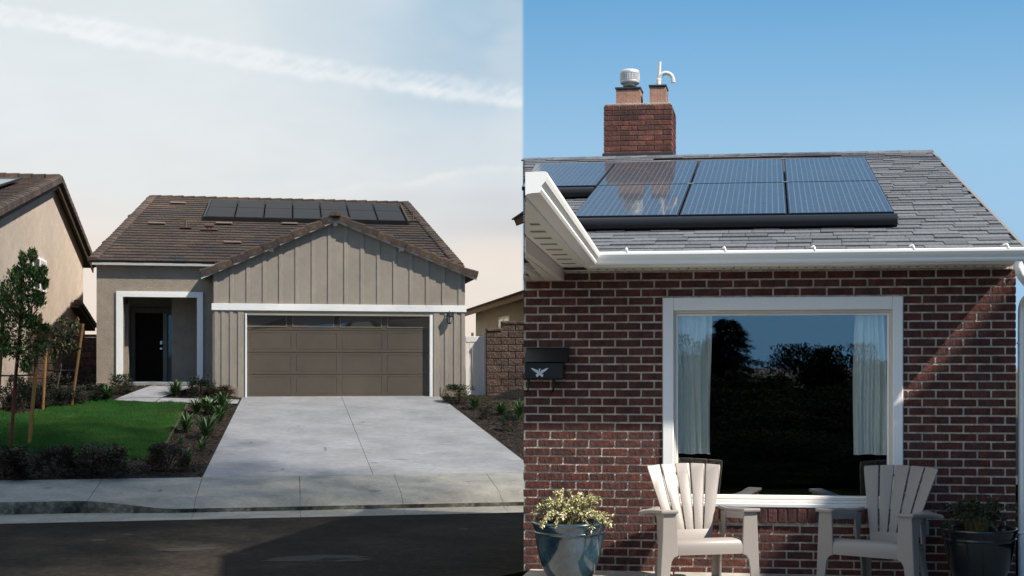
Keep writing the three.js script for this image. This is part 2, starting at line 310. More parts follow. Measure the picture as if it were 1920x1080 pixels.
// ---- setting: ground, street, kerb, pavement, drive, walk, beds, lawn
{
  const G = (x, z) => -1.35;
  const far = [[-700, 500], [700, 500], [700, -900], [-700, -900]];
  single('ground', fromTris([-700, -1.35, 500, 700, -1.35, 500, 700, -1.35, -900, -700, -1.35, 500, 700, -1.35, -900, -700, -1.35, -900]), M.yard, 'open grassy ground reaching to the horizon', 'structure', FW, [0, -1.35, 0]);
  // street
  const xa = -26, xb = 16, st = [];
  const zz = [zGut + 0.012, zGut + 0.9, zGut + 2.5, zGut + 5, zGut + 8];
  const yy = (z) => yGut + 0.012 - 0.02 * (z - zGut);
  for (let i = 0; i < zz.length - 1; i++) { const a = zz[i], b = zz[i + 1]; st.push(xa, yy(a), a, xa, yy(b), b, xb, yy(b), b, xa, yy(a), a, xb, yy(b), b, xb, yy(a), a); }
  const road = fromTris(st);
  single('street', road, M.asphalt, 'dark asphalt street with faint patches in front of the drive', 'structure', FL, [0, yGut, zGut]);
  const seal = mat([0.013, 0.012, 0.011], { map: tAsph, roughness: 0.8 }), patch = mat([0.02, 0.018, 0.016], { map: tAsph, bumpMap: bFine, bumpScale: 0.006, roughness: 0.85 });
  const yard = [[-24, zSB - 0.01], [12, zSB - 0.01], [12, 0], [12, -30], [-24, -30], [-24, 0]];
  single('soil', drape(yard, hL, 0, 0.55), M.mulch, 'brown bark mulch covering the planting beds of the front yard', 'structure', FL, [0, 0, 3]);
  // tar joint along the gutter: it has an uneven edge
  const R = rng(4), js = [];
  for (let x = xa; x < xb; x += 0.14) { const w0 = 0.07 + 0.03 * perlin.noise(x * 2.2, 1, 1), w1 = 0.07 + 0.03 * perlin.noise((x + 0.14) * 2.2, 1, 1), e = zGut + 0.02; js.push(x, yy(e) + 0.004, e, x, yy(e + w0) + 0.004, e + w0, x + 0.14, yy(e + w1) + 0.004, e + w1, x, yy(e) + 0.004, e, x + 0.14, yy(e + w1) + 0.004, e + w1, x + 0.14, yy(e) + 0.004, e); }
  single('road_seam', fromTris(js), seal, 'black tar seam where the asphalt meets the concrete gutter', 'structure', FL, [0, yGut, zGut]);
  const stains = [];
  for (const [px, py, w, h] of [[590, 1047, 0.75, 0.16], [640, 1050, 0.5, 0.1], [185, 1013, 0.14, 0.07], [240, 1003, 0.1, 0.04], [870, 992, 0.1, 0.05], [280, 1009, 0.09, 0.04], [350, 1030, 0.5, 0.1]]) {
    const d = FL.dir(px, py); let t = 10; for (let i = 0; i < 60; i++) { const q = C.clone().addScaledVector(d, t); t += (q.y - yy(q.z)) / -d.y; } const q = C.clone().addScaledVector(d, t);
    const ring = []; for (let i = 0; i < 22; i++) { const a = i / 22 * 2 * Math.PI, k = 0.7 + 0.5 * fbm(Math.cos(a) * 1.3 + px, Math.sin(a) * 1.3, py, 3) + 0.2 * R(); ring.push([q.x + Math.cos(a) * w * k, q.z + Math.sin(a) * h * k * 2]); }
    stains.push(drape(ring, (x, z) => yy(z), 0.004, 0.4));
  }
  single('road_stain', stains, patch, 'dark oily stains scattered over the asphalt', 'structure', FL, [0, yGut, zGut + 2]);

  // marks on the concrete
  const cst = [], dst = mat([0.27, 0.265, 0.26], { map: tConc, roughness: 0.95 }), cst2 = [];
  const blot = (px, py, w, h, hgt, into) => { const q = FL.onto(px, py, hgt), ring = []; for (let i = 0; i < 20; i++) { const a = i / 20 * 2 * Math.PI, k = 0.6 + 0.7 * fbm(Math.cos(a) * 1.6 + px, Math.sin(a) * 1.6, py, 3) + 0.25 * R(); ring.push([q.x + Math.cos(a) * w * k, q.z + Math.sin(a) * h * k]); } into.push(drape(ring, hgt, 0.004, 0.3)); };
  const hD = (x, z) => -slope * z + 0.03 - 0.03 * clamp(z / zSB), hS = (x, z) => lerp(ySB, ySF, clamp((z - zSB) / (zSF - zSB)));
  for (const [px, py, w, h] of [[512, 884, 0.16, 0.05], [530, 880, 0.05, 0.12], [702, 868, 0.10, 0.05], [610, 842, 0.05, 0.3], [560, 800, 0.05, 0.05], [748, 862, 0.2, 0.04], [470, 830, 0.04, 0.1], [680, 792, 0.06, 0.06], [835, 850, 0.12, 0.03]]) blot(px, py, w, h, hD, cst);
  for (const [px, py, w, h] of [[705, 921, 0.13, 0.1], [440, 915, 0.06, 0.06], [300, 920, 0.05, 0.12], [600, 905, 0.04, 0.04], [880, 903, 0.1, 0.05], [90, 915, 0.09, 0.05]]) blot(px, py, w, h, hS, cst2);
  single('driveway_stain', cst, dst, 'small dull stains on the lower half of the driveway', 'structure', FL, [0, -0.6, 6]);
  single('sidewalk_stain', cst2, dst, 'small dull stains on the sidewalk slabs', 'structure', FL, [0, ySB, zSB + 1]);
  // kerb: full height on the left, ramping down to the drive
  const kx = (px) => FL.z(px, 930, zSF).x, rampA = kx(142), rampB = kx(348), jointX = FL.y(377, 898, ySB).x, pitch = 1.74;
  const prof = (x) => { const k = 1 - sstep(rampA, rampB, x); return [[zSF + 0.004, ySF], [zSF + lerp(0.46, 0.12, k), lerp(yFlow + 0.075, ySF - 0.004, k)], [zSF + lerp(0.475, 0.15, k), lerp(yFlow + 0.066, ySF - 0.02, k)], [zSF + lerp(0.485, 0.185, k), yFlow], [zGut, yGut], [zGut, yGut - 0.2], [zSF + 0.004, yGut - 0.2]]; };
  const kerb = thing('curb', 'concrete curb and gutter that drops at the drive entrance', 'structure', FL, [jointX, yGut, zSF]);
  const grime = mat([0.30, 0.28, 0.215], { map: texture(512, (x, y, i) => { const v = 0.72 + 0.5 * N4[(y * 512 + (x >> 1)) % (512 * 512)] + 0.3 * N32[i]; return [v, v, v - 0.05 * N8[i]]; }, 1.9), roughness: 0.95 });
  for (let k = -8; k < 9; k++) {
    const a = jointX + k * pitch + 0.003, b = a + pitch - 0.006, T = [], FT = [], n = 10;
    for (let i = 0; i < n; i++) { const x0 = lerp(a, b, i / n), x1 = lerp(a, b, (i + 1) / n), p = prof(x0), q = prof(x1); for (let j = 0; j < p.length - 1; j++) { (j === 2 ? FT : T).push(x0, p[j][1], p[j][0], x0, p[j + 1][1], p[j + 1][0], x1, q[j + 1][1], q[j + 1][0], x0, p[j][1], p[j][0], x1, q[j + 1][1], q[j + 1][0], x1, q[j][1], q[j][0]); } }
    for (const [x, s] of [[a, 0], [b, 1]]) { const p = prof(x); for (let j = 0; j < p.length - 2; j++) { const t = [[p[6][1], p[6][0]], [p[j][1], p[j][0]], [p[j + 1][1], p[j + 1][0]]]; for (const m of s ? t.reverse() : t) T.push(x, m[0], m[1]); } }
    const cs = part('curb_stone', fromTris(T), M.curb, kerb); part('curb_face', fromTris(FT), grime, cs);
  }
  // pavement slabs with open joints
  const side = thing('sidewalk', 'pale concrete sidewalk of broomed slabs along the street', 'structure', FL, [jointX, ySB, zSB]);
  const skew = [0.62, 0.5, 0.3, 0.1, 0, -0.05];
  for (let k = -8; k < 9; k++) {
    const a = jointX + k * pitch + 0.005, b = a + pitch - 0.010;
    const q = [V(a, ySB, zSB + 0.006), V(b, ySB, zSB + 0.006), V(b, ySF, zSF - 0.004), V(a, ySF, zSF - 0.004)];
    part('paving_slab', slab(q, 0.1), M.walk, side);
  }
  // a shallow groove between pavement and apron is the real gap left above; the strip of apron itself
  const dl0 = FL.z(455, 745, 0.0).x, dr0 = FL.z(823, 748, 0).x, dl1 = FL.y(377, 898, ySB).x, dr1 = FL.y(1012, 886, ySB).x;
  const drive = thing('driveway', 'light grey concrete driveway rising to the garage', 'structure', FL, [0, 0, 0]);
  const cuts = [0.0, 0.2, 0.44, 0.70, 1];
  const mid0 = (FL.z(640, 745, 0).x - dl0) / (dr0 - dl0);
  for (let i = 0; i < 4; i++) for (let j = 0; j < 2; j++) {
    const t0 = cuts[i], t1 = cuts[i + 1], L0 = lerp(dl0, dl1, t0), R0 = lerp(dr0, dr1, t0), L1 = lerp(dl0, dl1, t1), R1 = lerp(dr0, dr1, t1), g = 0.005;
    const u0 = j ? mid0 : 0, u1 = j ? 1 : mid0, za = t0 * zSB + (i ? g : -0.16), zb = t1 * zSB - g, y = (z) => (z > 0 ? -slope * z : 0) + 0.03 - 0.03 * clamp(z / zSB);
    const q = [V(lerp(L0, R0, u0) + (j ? g : 0), y(za), za), V(lerp(L0, R0, u1) - (j ? 0 : g), y(za), za), V(lerp(L1, R1, u1) - (j ? 0 : g), y(zb), zb), V(lerp(L1, R1, u0) + (j ? g : 0), y(zb), zb)];
    part('concrete_slab', slab(q, 0.09), M.concrete, drive);
  }
  // front walk
  const walk = thing('front_walk', 'pale concrete front walk bending from the driveway to the porch', 'structure', FL, [-3.5, 0.1, 0.8]);
  const W1 = [xz(283, 726), xz(372, 726), xz(302, 747.5), xz(220, 749)], W2 = [xz(219, 749.6), xz(301, 748.2), xz(290, 756.5), xz(214, 753)], W3 = [xz(302.6, 748.2), xz(374, 750), xz(368, 757.6), xz(291.5, 756.7)], W4 = [xz(375.5, 750.2), xz(449, 752), xz(445, 759.5), xz(369.5, 757.8)];
  for (const w of [W1, W2, W3, W4]) part('paving_slab', drape(w, hL, 0.035, 0.3), M.concrete, walk);
  const porchY = 0.40;
  part('porch_step', cbox(FL.z(262, 720, -0.3).x, FL.z(381, 720, -0.3).x, -0.1, porchY - 0.13, -0.75, -0.12, 0.01), M.concrete, walk);
  part('porch_floor', cbox(FL.z(238, 720, -0.6).x, FL.z(372, 720, -0.6).x, -0.1, porchY, -2.9, -0.5, 0.01), M.concrete, walk);
}

// lawn with real blades
const lawnPx = [[-30, 768], [2, 775], [22, 781], [42, 782], [62, 776], [100, 768], [150, 757], [190, 751.5], [212, 751.5], [215, 754], [290, 757.4], [345, 758], [351, 763], [346, 772], [325, 812], [303, 853], [296, 862], [270, 864], [235, 860], [200, 856], [150, 855], [90, 858], [50, 857], [38, 846], [28, 840], [0, 840], [-30, 846]];
const lawnXZ = lawnPx.map(([a, b]) => xz(a, b));
{
  single('turf', drape(lawnXZ, hL, 0.02, 0.3), M.lawn, 'dark earth under the small green lawn', 'structure', FL, [-5.5, 0, 5]);
  const R = rng(99), T = [], Cc = [], dl = (z) => lerp(FL.z(455, 745, 0.0).x, FL.y(377, 898, ySB).x, clamp(z / zSB));
  for (let b = 0; b < 7; b++) { const a = R() * 6.28, l = 0.045 + 0.035 * R(), d = 0.02 * R(), ox = (R() - 0.5) * 0.07, oz = (R() - 0.5) * 0.07, w = 0.0045, lx = Math.cos(a) * 0.03 * R(), lz = Math.sin(a) * 0.03 * R(); T.push(ox - w * Math.sin(a), 0, oz + w * Math.cos(a), ox + w * Math.sin(a), 0, oz - w * Math.cos(a), ox + lx, l, oz + lz); }
  const tuft = new THREE.BufferGeometry(); tuft.setAttribute('position', new THREE.Float32BufferAttribute(T, 3)); tuft.computeVertexNormals();
  const xs = lawnXZ.map((p) => p[0]), zs = lawnXZ.map((p) => p[1]), x0 = Math.min(...xs), x1 = Math.max(...xs), z0 = Math.min(...zs), z1 = Math.max(...zs), pts = [];
  for (let i = 0; i < 90000; i++) { const x = lerp(x0, x1, R()), z = lerp(z0, z1, R()); const jx = 0.16 * perlin.noise(x * 3.1, z * 3.1, 2.2) + 0.05 * (R() - 0.5), jz = 0.16 * perlin.noise(x * 3.1, z * 3.1, 7.2) + 0.05 * (R() - 0.5); if (inside(lawnXZ, x + jx, z + jz) && !(x > dl(z) - 0.05)) pts.push([x, z]); }
  const gm = mat([1, 1, 1], { roughness: 0.8, side: THREE.DoubleSide });
  const im = new THREE.InstancedMesh(tuft, gm, pts.length), mm = new THREE.Matrix4(), q = new THREE.Quaternion(), cc = new THREE.Color();
  im.name = numbered('grass'); im.userData = { label: 'short green lawn grass in front of the porch walk', category: 'grass', kind: 'stuff' };
  pts.forEach(([x, z], i) => {
    const w = FL.world(x, hL(x, z) + 0.015, z), s = 0.8 + 0.5 * R(); q.setFromAxisAngle(V(0, 1, 0), R() * 6.28); mm.compose(w, q, V(s, s * (0.9 + 0.3 * fbm(x * 1.3, z * 1.3, 2)), s)); im.setMatrixAt(i, mm);
    const n = fbm(x * 0.9, z * 1.6, 5.1, 4), m = fbm(x * 4, z * 4, 1.1, 3), dry = clamp(n * 1.5 + m * 0.9) * 0.95; const tuftK = 0.68 + 0.5 * R() + 0.5 * fbm(x * 2.3, z * 2.3, 9.4, 3); cc.setRGB((0.017 + 0.055 * dry) * tuftK, (0.098 + 0.035 * dry) * tuftK, (0.006 + 0.008 * dry) * tuftK); im.setColorAt(i, cc);
  });
  im.castShadow = im.receiveShadow = true; scene.add(im);
  // wooden edging between lawn and bed
  const eR = [[351, 763], [346, 772], [325, 812], [303, 853]].map(([a, b]) => onL(a, b)), eF = [[38, 848], [52, 858.5], [95, 860], [150, 857], [205, 858]].map(([a, b]) => onL(a, b));
  const mk = (pts) => { const L = []; for (let i = 0; i < pts.length - 1; i++) { const a = pts[i], b = pts[i + 1], n = V(-(b.z - a.z), 0, b.x - a.x).normalize().multiplyScalar(0.02); L.push(hull8([a.clone().add(n).setY(a.y - 0.05), a.clone().sub(n).setY(a.y - 0.05), b.clone().sub(n).setY(b.y - 0.05), b.clone().add(n).setY(b.y - 0.05)], [a.clone().add(n).setY(a.y + 0.07), a.clone().sub(n).setY(a.y + 0.07), b.clone().sub(n).setY(b.y + 0.07), b.clone().add(n).setY(b.y + 0.07)])); } return L; };
  const wd = mat([0.13, 0.085, 0.06], { map: tWood });
  single('lawn_edging', mk(eR), wd, 'thin brown board edging the right side of the lawn', 'edging', FL, eR[1].toArray());
  single('lawn_edging', mk(eF), wd, 'thin reddish board edging the street side of the lawn', 'edging', FL, eF[2].toArray());
  // bark chips
  const chip = cbox(-0.03, 0.03, -0.004, 0.006, -0.011, 0.011, 0.003), R2 = rng(31), pos = [];
  const dx0 = FL.z(455, 745, 0.0).x, dx1 = FL.y(377, 898, ySB).x, ex0 = FL.z(823, 748, 0).x, ex1 = FL.y(1012, 886, ySB).x;
  for (let i = 0; i < 26000; i++) { const z = -1 + R2() * (zSB + 0.9), x = -11 + R2() * 19, t = clamp(z / zSB); if (z > zSB - 0.05 || inside(lawnXZ, x, z) || (x > lerp(dx0, dx1, t) - 0.04 && x < lerp(ex0, ex1, t) + 0.04 && z > -0.3)) continue; if (z < 1.6 && x > -5.2 && x < -2.4 && z > -0.4 && R2() < 0.97) { const p = [x, z]; const wk = [xz(283, 726), xz(372, 726), xz(302, 748), xz(449, 752), xz(445, 760), xz(290, 757), xz(214, 753)]; if (inside(wk, x, z)) continue; } pos.push([x, z]); }
  const ch = new THREE.InstancedMesh(chip, mat([1, 1, 1], { roughness: 1 }), pos.length); ch.name = numbered('bark_chips'); ch.userData = { label: 'loose bark chips strewn over the planting beds', category: 'bark mulch', kind: 'stuff' };
  pos.forEach(([x, z], i) => { q.setFromEuler(new THREE.Euler((R2() - 0.5) * 0.9, R2() * 6.28, (R2() - 0.5) * 0.9)); const s = 0.5 + R2() * 0.9; mm.compose(FL.world(x, hL(x, z) + 0.012, z), q, V(s, s, s)); ch.setMatrixAt(i, mm); const k = 0.35 + 1.3 * R2() * R2(); cc.setRGB(0.075 * k, 0.046 * k, 0.03 * k); ch.setColorAt(i, cc); });
  ch.castShadow = ch.receiveShadow = true; scene.add(ch);
}

// ---- tiles: rows of flat concrete tiles on any roof plane p(u, v) with a filter; the nearest as parts, the rest as one
const tileMats = [[0.068, 0.043, 0.033], [0.088, 0.054, 0.039], [0.054, 0.041, 0.035], [0.042, 0.04, 0.041], [0.115, 0.074, 0.049], [0.077, 0.052, 0.040]].map((c) => mat(c, { map: tTile, bumpMap: bFine, bumpScale: 0.004, roughness: 0.9 }));
function tileRoof(parent, name, o, u, v, W, L, tw, ex, keep, limit, seed = 1, th = 0.032) {
  const R = rng(seed), n = u.clone().cross(v).normalize(); if (n.y < 0) n.negate();
  const geo = cbox(-tw / 2 + 0.003, tw / 2 - 0.003, 0, th, 0, ex * 1.12, 0.006); // local: x along u, y normal, z up-slope
  const B = new THREE.Matrix4().makeBasis(u, n, v), tilt = new THREE.Matrix4().makeRotationX(0.075);
  const list = [], rows = Math.floor(L / ex), cols = Math.floor(W / tw), b = rootBase(parent);
  for (let r = 0; r < rows; r++) for (let c = 0; c < cols; c++) {
    const uu = (c + 0.5 + (r % 2 ? 0.5 : 0)) * tw, vv = r * ex; if (uu > W - tw * 0.4 || !keep(uu, vv)) continue;
    const patch = fbm(uu * 0.9 + seed, vv * 2.2, 3.3, 3) + 0.25 * (R() - 0.5), k = patch > 0.3 ? 4 : patch > 0.14 ? 1 : patch > 0.0 ? 0 : patch > -0.16 ? 5 : patch > -0.27 ? 2 : 3;
    const p = o.clone().addScaledVector(u, uu + (R() - 0.5) * 0.006).addScaledVector(v, vv + (R() - 0.5) * 0.012).addScaledVector(n, 0.004 + R() * 0.004);
    list.push([new THREE.Matrix4().makeTranslation(p.x - b.x, p.y - b.y, p.z - b.z).multiply(B).multiply(tilt), k]);
  }
  list.slice(0, limit).forEach(([m, k]) => { const t = new THREE.Mesh(geo, tileMats[k]); t.name = name; t.castShadow = t.receiveShadow = true; m.decompose(t.position, t.quaternion, t.scale); parent.add(t); });
  const rest = list.slice(limit); if (!rest.length) return;
  const im = new THREE.InstancedMesh(geo, mat([1, 1, 1], { map: tTile, bumpMap: bFine, bumpScale: 0.004, roughness: 0.9 }), rest.length); im.name = name; im.userData.kind = 'stuff'; im.castShadow = im.receiveShadow = true;
  rest.forEach(([m, k], i) => { im.setMatrixAt(i, m); im.setColorAt(i, tileMats[k].color); }); parent.add(im);
}
const rakeMat = [mat([0.125, 0.078, 0.054], { map: tTile, bumpMap: bFine, bumpScale: 0.004 }), mat([0.095, 0.06, 0.045], { map: tTile, bumpMap: bFine, bumpScale: 0.004 }), mat([0.072, 0.05, 0.04], { map: tTile, bumpMap: bFine, bumpScale: 0.004 })];
function edgeTiles(parent, name, a, b, len, w, h, seed = 3, fall = 0.05) {   // rounded trim tiles lapped along an edge from a (low) to b (high)
  const R = rng(seed), d = b.clone().sub(a), L = d.length(); d.normalize(); const side = V(d.z, 0, -d.x).normalize(); if (side.lengthSq() < 0.1) side.set(1, 0, 0); const up = side.clone().cross(d).normalize(); if (up.y < 0) up.negate();
  const n = Math.round(L / len), l = L / n, s = [[-w / 2, -h * 0.75], [-w / 2, h * 0.05], [-w * 0.32, h * 0.22], [0, h * 0.27], [w * 0.32, h * 0.22], [w / 2, h * 0.05], [w / 2, -h * 0.75]];
  const geo = extr(s, 0, l * 1.12, 0.006), right = up.clone().cross(d).normalize(), B = new THREE.Matrix4().makeBasis(right, up, d), tilt = new THREE.Matrix4().makeRotationX(fall), bb = rootBase(parent);
  for (let i = 0; i < n; i++) { const p = a.clone().addScaledVector(d, i * l).sub(bb), t = new THREE.Mesh(geo, rakeMat[Math.floor(R() * 3)]); t.name = name; t.castShadow = t.receiveShadow = true; new THREE.Matrix4().makeTranslation(p.x, p.y + 0.01 * R(), p.z).multiply(B).multiply(tilt).decompose(t.position, t.quaternion, t.scale); parent.add(t); }
}

// ---- the tract house
const house = thing('tract_house', 'taupe one-storey house with board-and-batten garage gable and brown tiled roof', 'house', FL, [0, 0, -1]);
const xGL = FL.z(399, 650, 0).x, xGR = FL.z(872, 650, 0).x, xDL = FL.z(459.5, 660, 0).x, xDR = FL.z(811, 660, 0).x, yD = FL.z(636, 589, 0).y;
const yGL = FL.z(399, 509, 0).y, yGR = FL.z(868, 511, 0).y, apex = FL.z(629, 413, 0);
const xML = FL.z(181, 600, -0.6).x, yEave = FL.z(285, 497, -0.6).y;
{
  // garage front with the door opening cut out, then battens on it
  const sy = FL.z(636, 571, 0).y, by = FL.z(636, 583.5, 0).y;
  part('wall', extr([[xGL, -0.3], [xGR, -0.3], [xGR, yGR], [apex.x, apex.y], [xGL, yGL]], -0.2, 0, 0, [[[xDL, -0.29], [xDL, yD], [xDR, yD], [xDR, -0.29]]]), M.siding, house, { label: 'taupe board siding of the garage front' });
  part('wall', [cbox(xGR - 0.2, xGR - 0.002, -0.3, yGR - 0.05, -20, -0.201), cbox(xGL + 0.002, xGL + 0.2, -0.3, yGL - 0.02, -1, -0.201)], M.stucco, house);
  const top = (x) => x < apex.x ? lerp(yGL, apex.y, (x - xGL) / (apex.x - xGL)) : lerp(apex.y, yGR, (x - apex.x) / (xGR - apex.x));
  const bw = 0.045;
  for (let i = 0; i <= 15; i++) { const px = 404 + i * 30.55, x = FL.z(px, 540, 0).x; if (x + bw > xGR) break; const t0 = top(x - bw) - 0.01, t1 = top(x + bw) - 0.01; part('batten', extr([[x - bw, sy + 0.003], [x + bw, sy + 0.003], [x + bw, t1], [x - bw, t0]], 0.001, 0.022, 0.004), M.batten, house); }
  for (const px of [405.5, 418.5, 434, 451.5, 818.5, 837, 854, 868]) { const x = FL.z(px, 660, 0).x, w = px === 451.5 || px === 818.5 ? 0.075 : bw; part('batten', extr([[x - w, px < 445 || px > 830 ? 0.28 : 0.0], [x + w, px < 445 || px > 830 ? 0.28 : 0.0], [x + w, by - 0.003], [x - w, by - 0.003]], 0.001, 0.022, 0.004), M.batten, house); }
  part('plinth', cbox(xGL, FL.z(447, 735, 0).x, -0.3, 0.265, 0.001, 0.03), M.plinth, house); part('plinth', cbox(FL.z(826, 735, 0).x, xGR, -0.3, 0.265, 0.001, 0.03), M.plinth, house);
  part('trim_board', cbox(xGL - 0.03, xGR + 0.03, by, sy, 0.001, 0.05, 0.005), M.trim, house, { label: 'white board across the garage gable' });
  // door surround and sectional door
  part('door_jamb', cbox(xDL + 0.001, xDL + 0.045, 0.0, yD - 0.001, -0.16, 0.03), M.trim, house, { label: 'white jamb of the garage door' });
  part('door_jamb', cbox(xDR - 0.075, xDR - 0.001, 0.0, yD - 0.001, -0.16, 0.03), M.trim, house, { label: 'white jamb of the garage door' });
  part('door_head', cbox(xDL + 0.046, xDR - 0.076, yD - 0.045, yD - 0.001, -0.16, 0.03), M.trimBeige, house, { label: 'beige head of the garage door' });
  const gd = part('garage_door', cbox(xDL + 0.046, xDR - 0.076, 0.012, yD - 0.046, -0.19, -0.15), M.door, house, { label: 'brown sectional garage door with four small windows' });
  const a = xDL + 0.05, b = xDR - 0.08, rows = [0.014, FL.z(636, 702, -0.12).y, FL.z(636, 661, -0.12).y, FL.z(636, 620, -0.12).y, yD - 0.05], zf = -0.118;
  for (let r = 0; r < 4; r++) {
    const y0 = rows[r] + 0.006, y1 = rows[r + 1] - 0.006, pw = (b - a) / 4, hasWin = r === 3, holes = [];
    for (let c = 0; c < 4; c++) {
      const wx0 = hasWin ? FL.z([462.5, 550, 639, 728][c], 600, zf).x : a + c * pw + 0.07, wx1 = hasWin ? FL.z([536, 624.5, 714, 803.5][c], 600, zf).x : a + (c + 1) * pw - 0.07;
      const wy0 = hasWin ? FL.z(636, 612.5, zf).y : y0 + 0.075, wy1 = hasWin ? FL.z(636, 591.5, zf).y : y1 - 0.06; holes.push([wx0, wx1, wy0, wy1]);
    }
    part('door_section', extr([[a, y0], [b, y0], [b, y1], [a, y1]], -0.149, zf, 0.004, holes.map(([p, q, s, t]) => [[p, s], [p, t], [q, t], [q, s]])), M.door, gd);
    for (const [p, q, s, t] of holes) {
      if (!hasWin) {
        const L = [extr([[p + 0.005, s + 0.005], [q - 0.005, s + 0.005], [q - 0.005, t - 0.005], [p + 0.005, t - 0.005]], -0.148, zf - 0.001, 0.0025)];
        part('door_panel', L, M.door, gd);
      } else {
        part('window_frame', extr([[p - 0.03, s - 0.025], [q + 0.03, s - 0.025], [q + 0.03, t + 0.02], [p - 0.03, t + 0.02]], zf + 0.001, zf + 0.014, 0.004, [[[p, s], [p, t], [q, t], [q, s]]]), M.doorFrame, gd);
        part('window_pane', cbox(p + 0.001, q - 0.001, s + 0.001, t - 0.001, zf - 0.016, zf - 0.012, 0.001), new THREE.MeshPhysicalMaterial({ color: lin(0.035, 0.022, 0.014), roughness: 0.03, ior: 2.2 }), gd);
      }
    }
  }
  // main front wall with the porch opening
  const pl = FL.z(230.5, 630, -0.6).x, pr = FL.z(369.5, 630, -0.6).x, pt = FL.z(300, 557.5, -0.6).y, tl = FL.z(218, 630, -0.6).x, tr = FL.z(381, 630, -0.6).x, tt = FL.z(300, 547, -0.6).y, tb = FL.z(300, 712, -0.6).y;
  part('wall', extr([[xML, -0.2], [xGL + 0.3, -0.2], [xGL + 0.3, yEave + 0.03], [xML, yEave + 0.03]], -0.9, -0.6, 0, [[[pl, 0.05], [pl, pt], [pr, pt], [pr, 0.05]]]), M.stucco, house, { label: 'tan stucco front wall round the porch' });
  part('plinth', cbox(xML - 0.015, pl - 0.1, -0.2, FL.z(190, 717, -0.6).y, -0.95, -0.575, 0.008), M.plinth, house);
  part('porch_trim', extr([[tl, tb - 0.02], [tl, tt], [tr, tt], [tr, tb - 0.02], [pr, tb - 0.02], [pr, pt], [pl, pt], [pl, tb - 0.02]], -0.75, -0.545, 0.008), M.trim, house, { label: 'white frame round the porch opening' });
  // porch recess
  const zb = -2.7, xl = pl - 0.12;
  part('porch_wall', [cbox(xl - 0.15, xl, 0, pt + 0.3, zb - 0.1, -0.905), cbox(pr + 0.001, pr + 0.2, 0, pt + 0.3, zb - 0.1, -0.905), cbox(xl, pr, 0, pt + 0.3, zb - 0.25, zb), cbox(FL.z(322, 640, -1.7).x, pr, 0.401, pt + 0.2, zb + 0.001, -1.7)], M.stucco, house);
  part('porch_pier', cbox(xl + 0.001, FL.z(240.5, 640, -1.3).x, 0.401, FL.z(235, 570, -1.3).y, -1.5, -1.3), M.stucco, house);
  part('porch_ceiling', cbox(xl - 0.1, pr + 0.1, pt + 0.2, pt + 0.3, zb - 0.1, -0.905), M.soffitBrown, house);
  const fd = (px, py) => FL.z(px, py, zb), dl = fd(254, 640).x, dr = fd(306, 640).x, dt = fd(280, 587).y, fl = fd(245.5, 640).x, fr = fd(314, 640).x, ft = fd(280, 578).y;
  part('door_frame', extr([[fl, 0.402], [fl, ft], [FL.z(325, 640, zb).x, ft], [FL.z(325, 640, zb).x, dt], [dr, dt], [dr, dt], [dl, dt], [dl, 0.402]], zb + 0.001, zb + 0.08, 0.006), M.doorFrame, house);
  part('door_frame', cbox(dr, fr, 0.402, dt - 0.001, zb + 0.001, zb + 0.08, 0.006), M.trimBeige, house);
  const door = part('front_door', cbox(dl + 0.004, dr - 0.004, 0.42, dt - 0.004, zb + 0.002, zb + 0.04, 0.004), M.frontDoor, house, { label: 'black wooden front door' });
  const dh = dt - 0.42, dw = dr - dl;
  for (const [y0, y1] of [[0.42 + dh * 0.08, 0.42 + dh * 0.44], [0.42 + dh * 0.52, 0.42 + dh * 0.93]]) for (let k = 0; k < 4; k++) part('door_plank', cbox(dl + dw * (0.17 + k * 0.168), dl + dw * (0.17 + (k + 1) * 0.168) - 0.008, y0, y1, zb + 0.0405, zb + 0.052, 0.006), M.frontDoor, door);
  const hx = fd(302.5, 640).x; part('handle', rod(V(hx, fd(0, 653).y, zb + 0.04), V(hx, fd(0, 653).y, zb + 0.1), 0.032), M.chrome, door); part('lock_plate', cbox(hx - 0.03, hx + 0.03, fd(0, 645).y, fd(0, 638).y, zb + 0.041, zb + 0.052), M.chrome, door);
  const sl = part('sidelight', cbox(fr + 0.004, FL.z(324, 640, zb).x, fd(0, 672).y, dt - 0.01, zb + 0.001, zb + 0.02, 0.004), M.trimBeige, house);
  part('window_pane', cbox(fr + 0.03, FL.z(322.5, 640, zb).x, fd(0, 668).y, dt - 0.05, zb + 0.021, zb + 0.026, 0.001), new THREE.MeshPhysicalMaterial({ color: lin(0.03, 0.035, 0.03), roughness: 0.03, ior: 1.9 }), sl);
  // main roof
  const zE = -0.40, zR = -11.2, e0 = FL.z(171, 489, zE), e1 = FL.z(863, 491, zE), tanR = 0.27, ridgeY = e0.y + tanR * (zE - zR);
  const rl = FL.z(285, 375, zR).x, rr = FL.z(763, 375, zR).x, yR = FL.z(500, 375.5, zR).y;
  const E0 = V(e0.x, e0.y, zE), E1 = V(e1.x, e0.y, zE), R0 = V(rl, yR, zR), R1 = V(rr, yR, zR);
  const roof = part('roof', [slab([E0, E1, R1, R0], 0.09), slab([V(e0.x, e0.y, 2 * zR - zE), V(e1.x, e0.y, 2 * zR - zE), R1.clone().setZ(zR - 0.002), R0.clone().setZ(zR - 0.002)], 0.09)], M.soffitBrown, house, { label: 'roof deck under the brown tiles' });
  const u = V(1, 0, 0), v = R0.clone().sub(E0).setX(0).normalize(), Ls = V(0, R0.y - E0.y, R0.z - E0.z).length();
  const lx = (vv) => lerp(E0.x, R0.x, vv / Ls), rx = (vv) => lerp(E1.x, R1.x, vv / Ls), gxL = (vv) => 0;
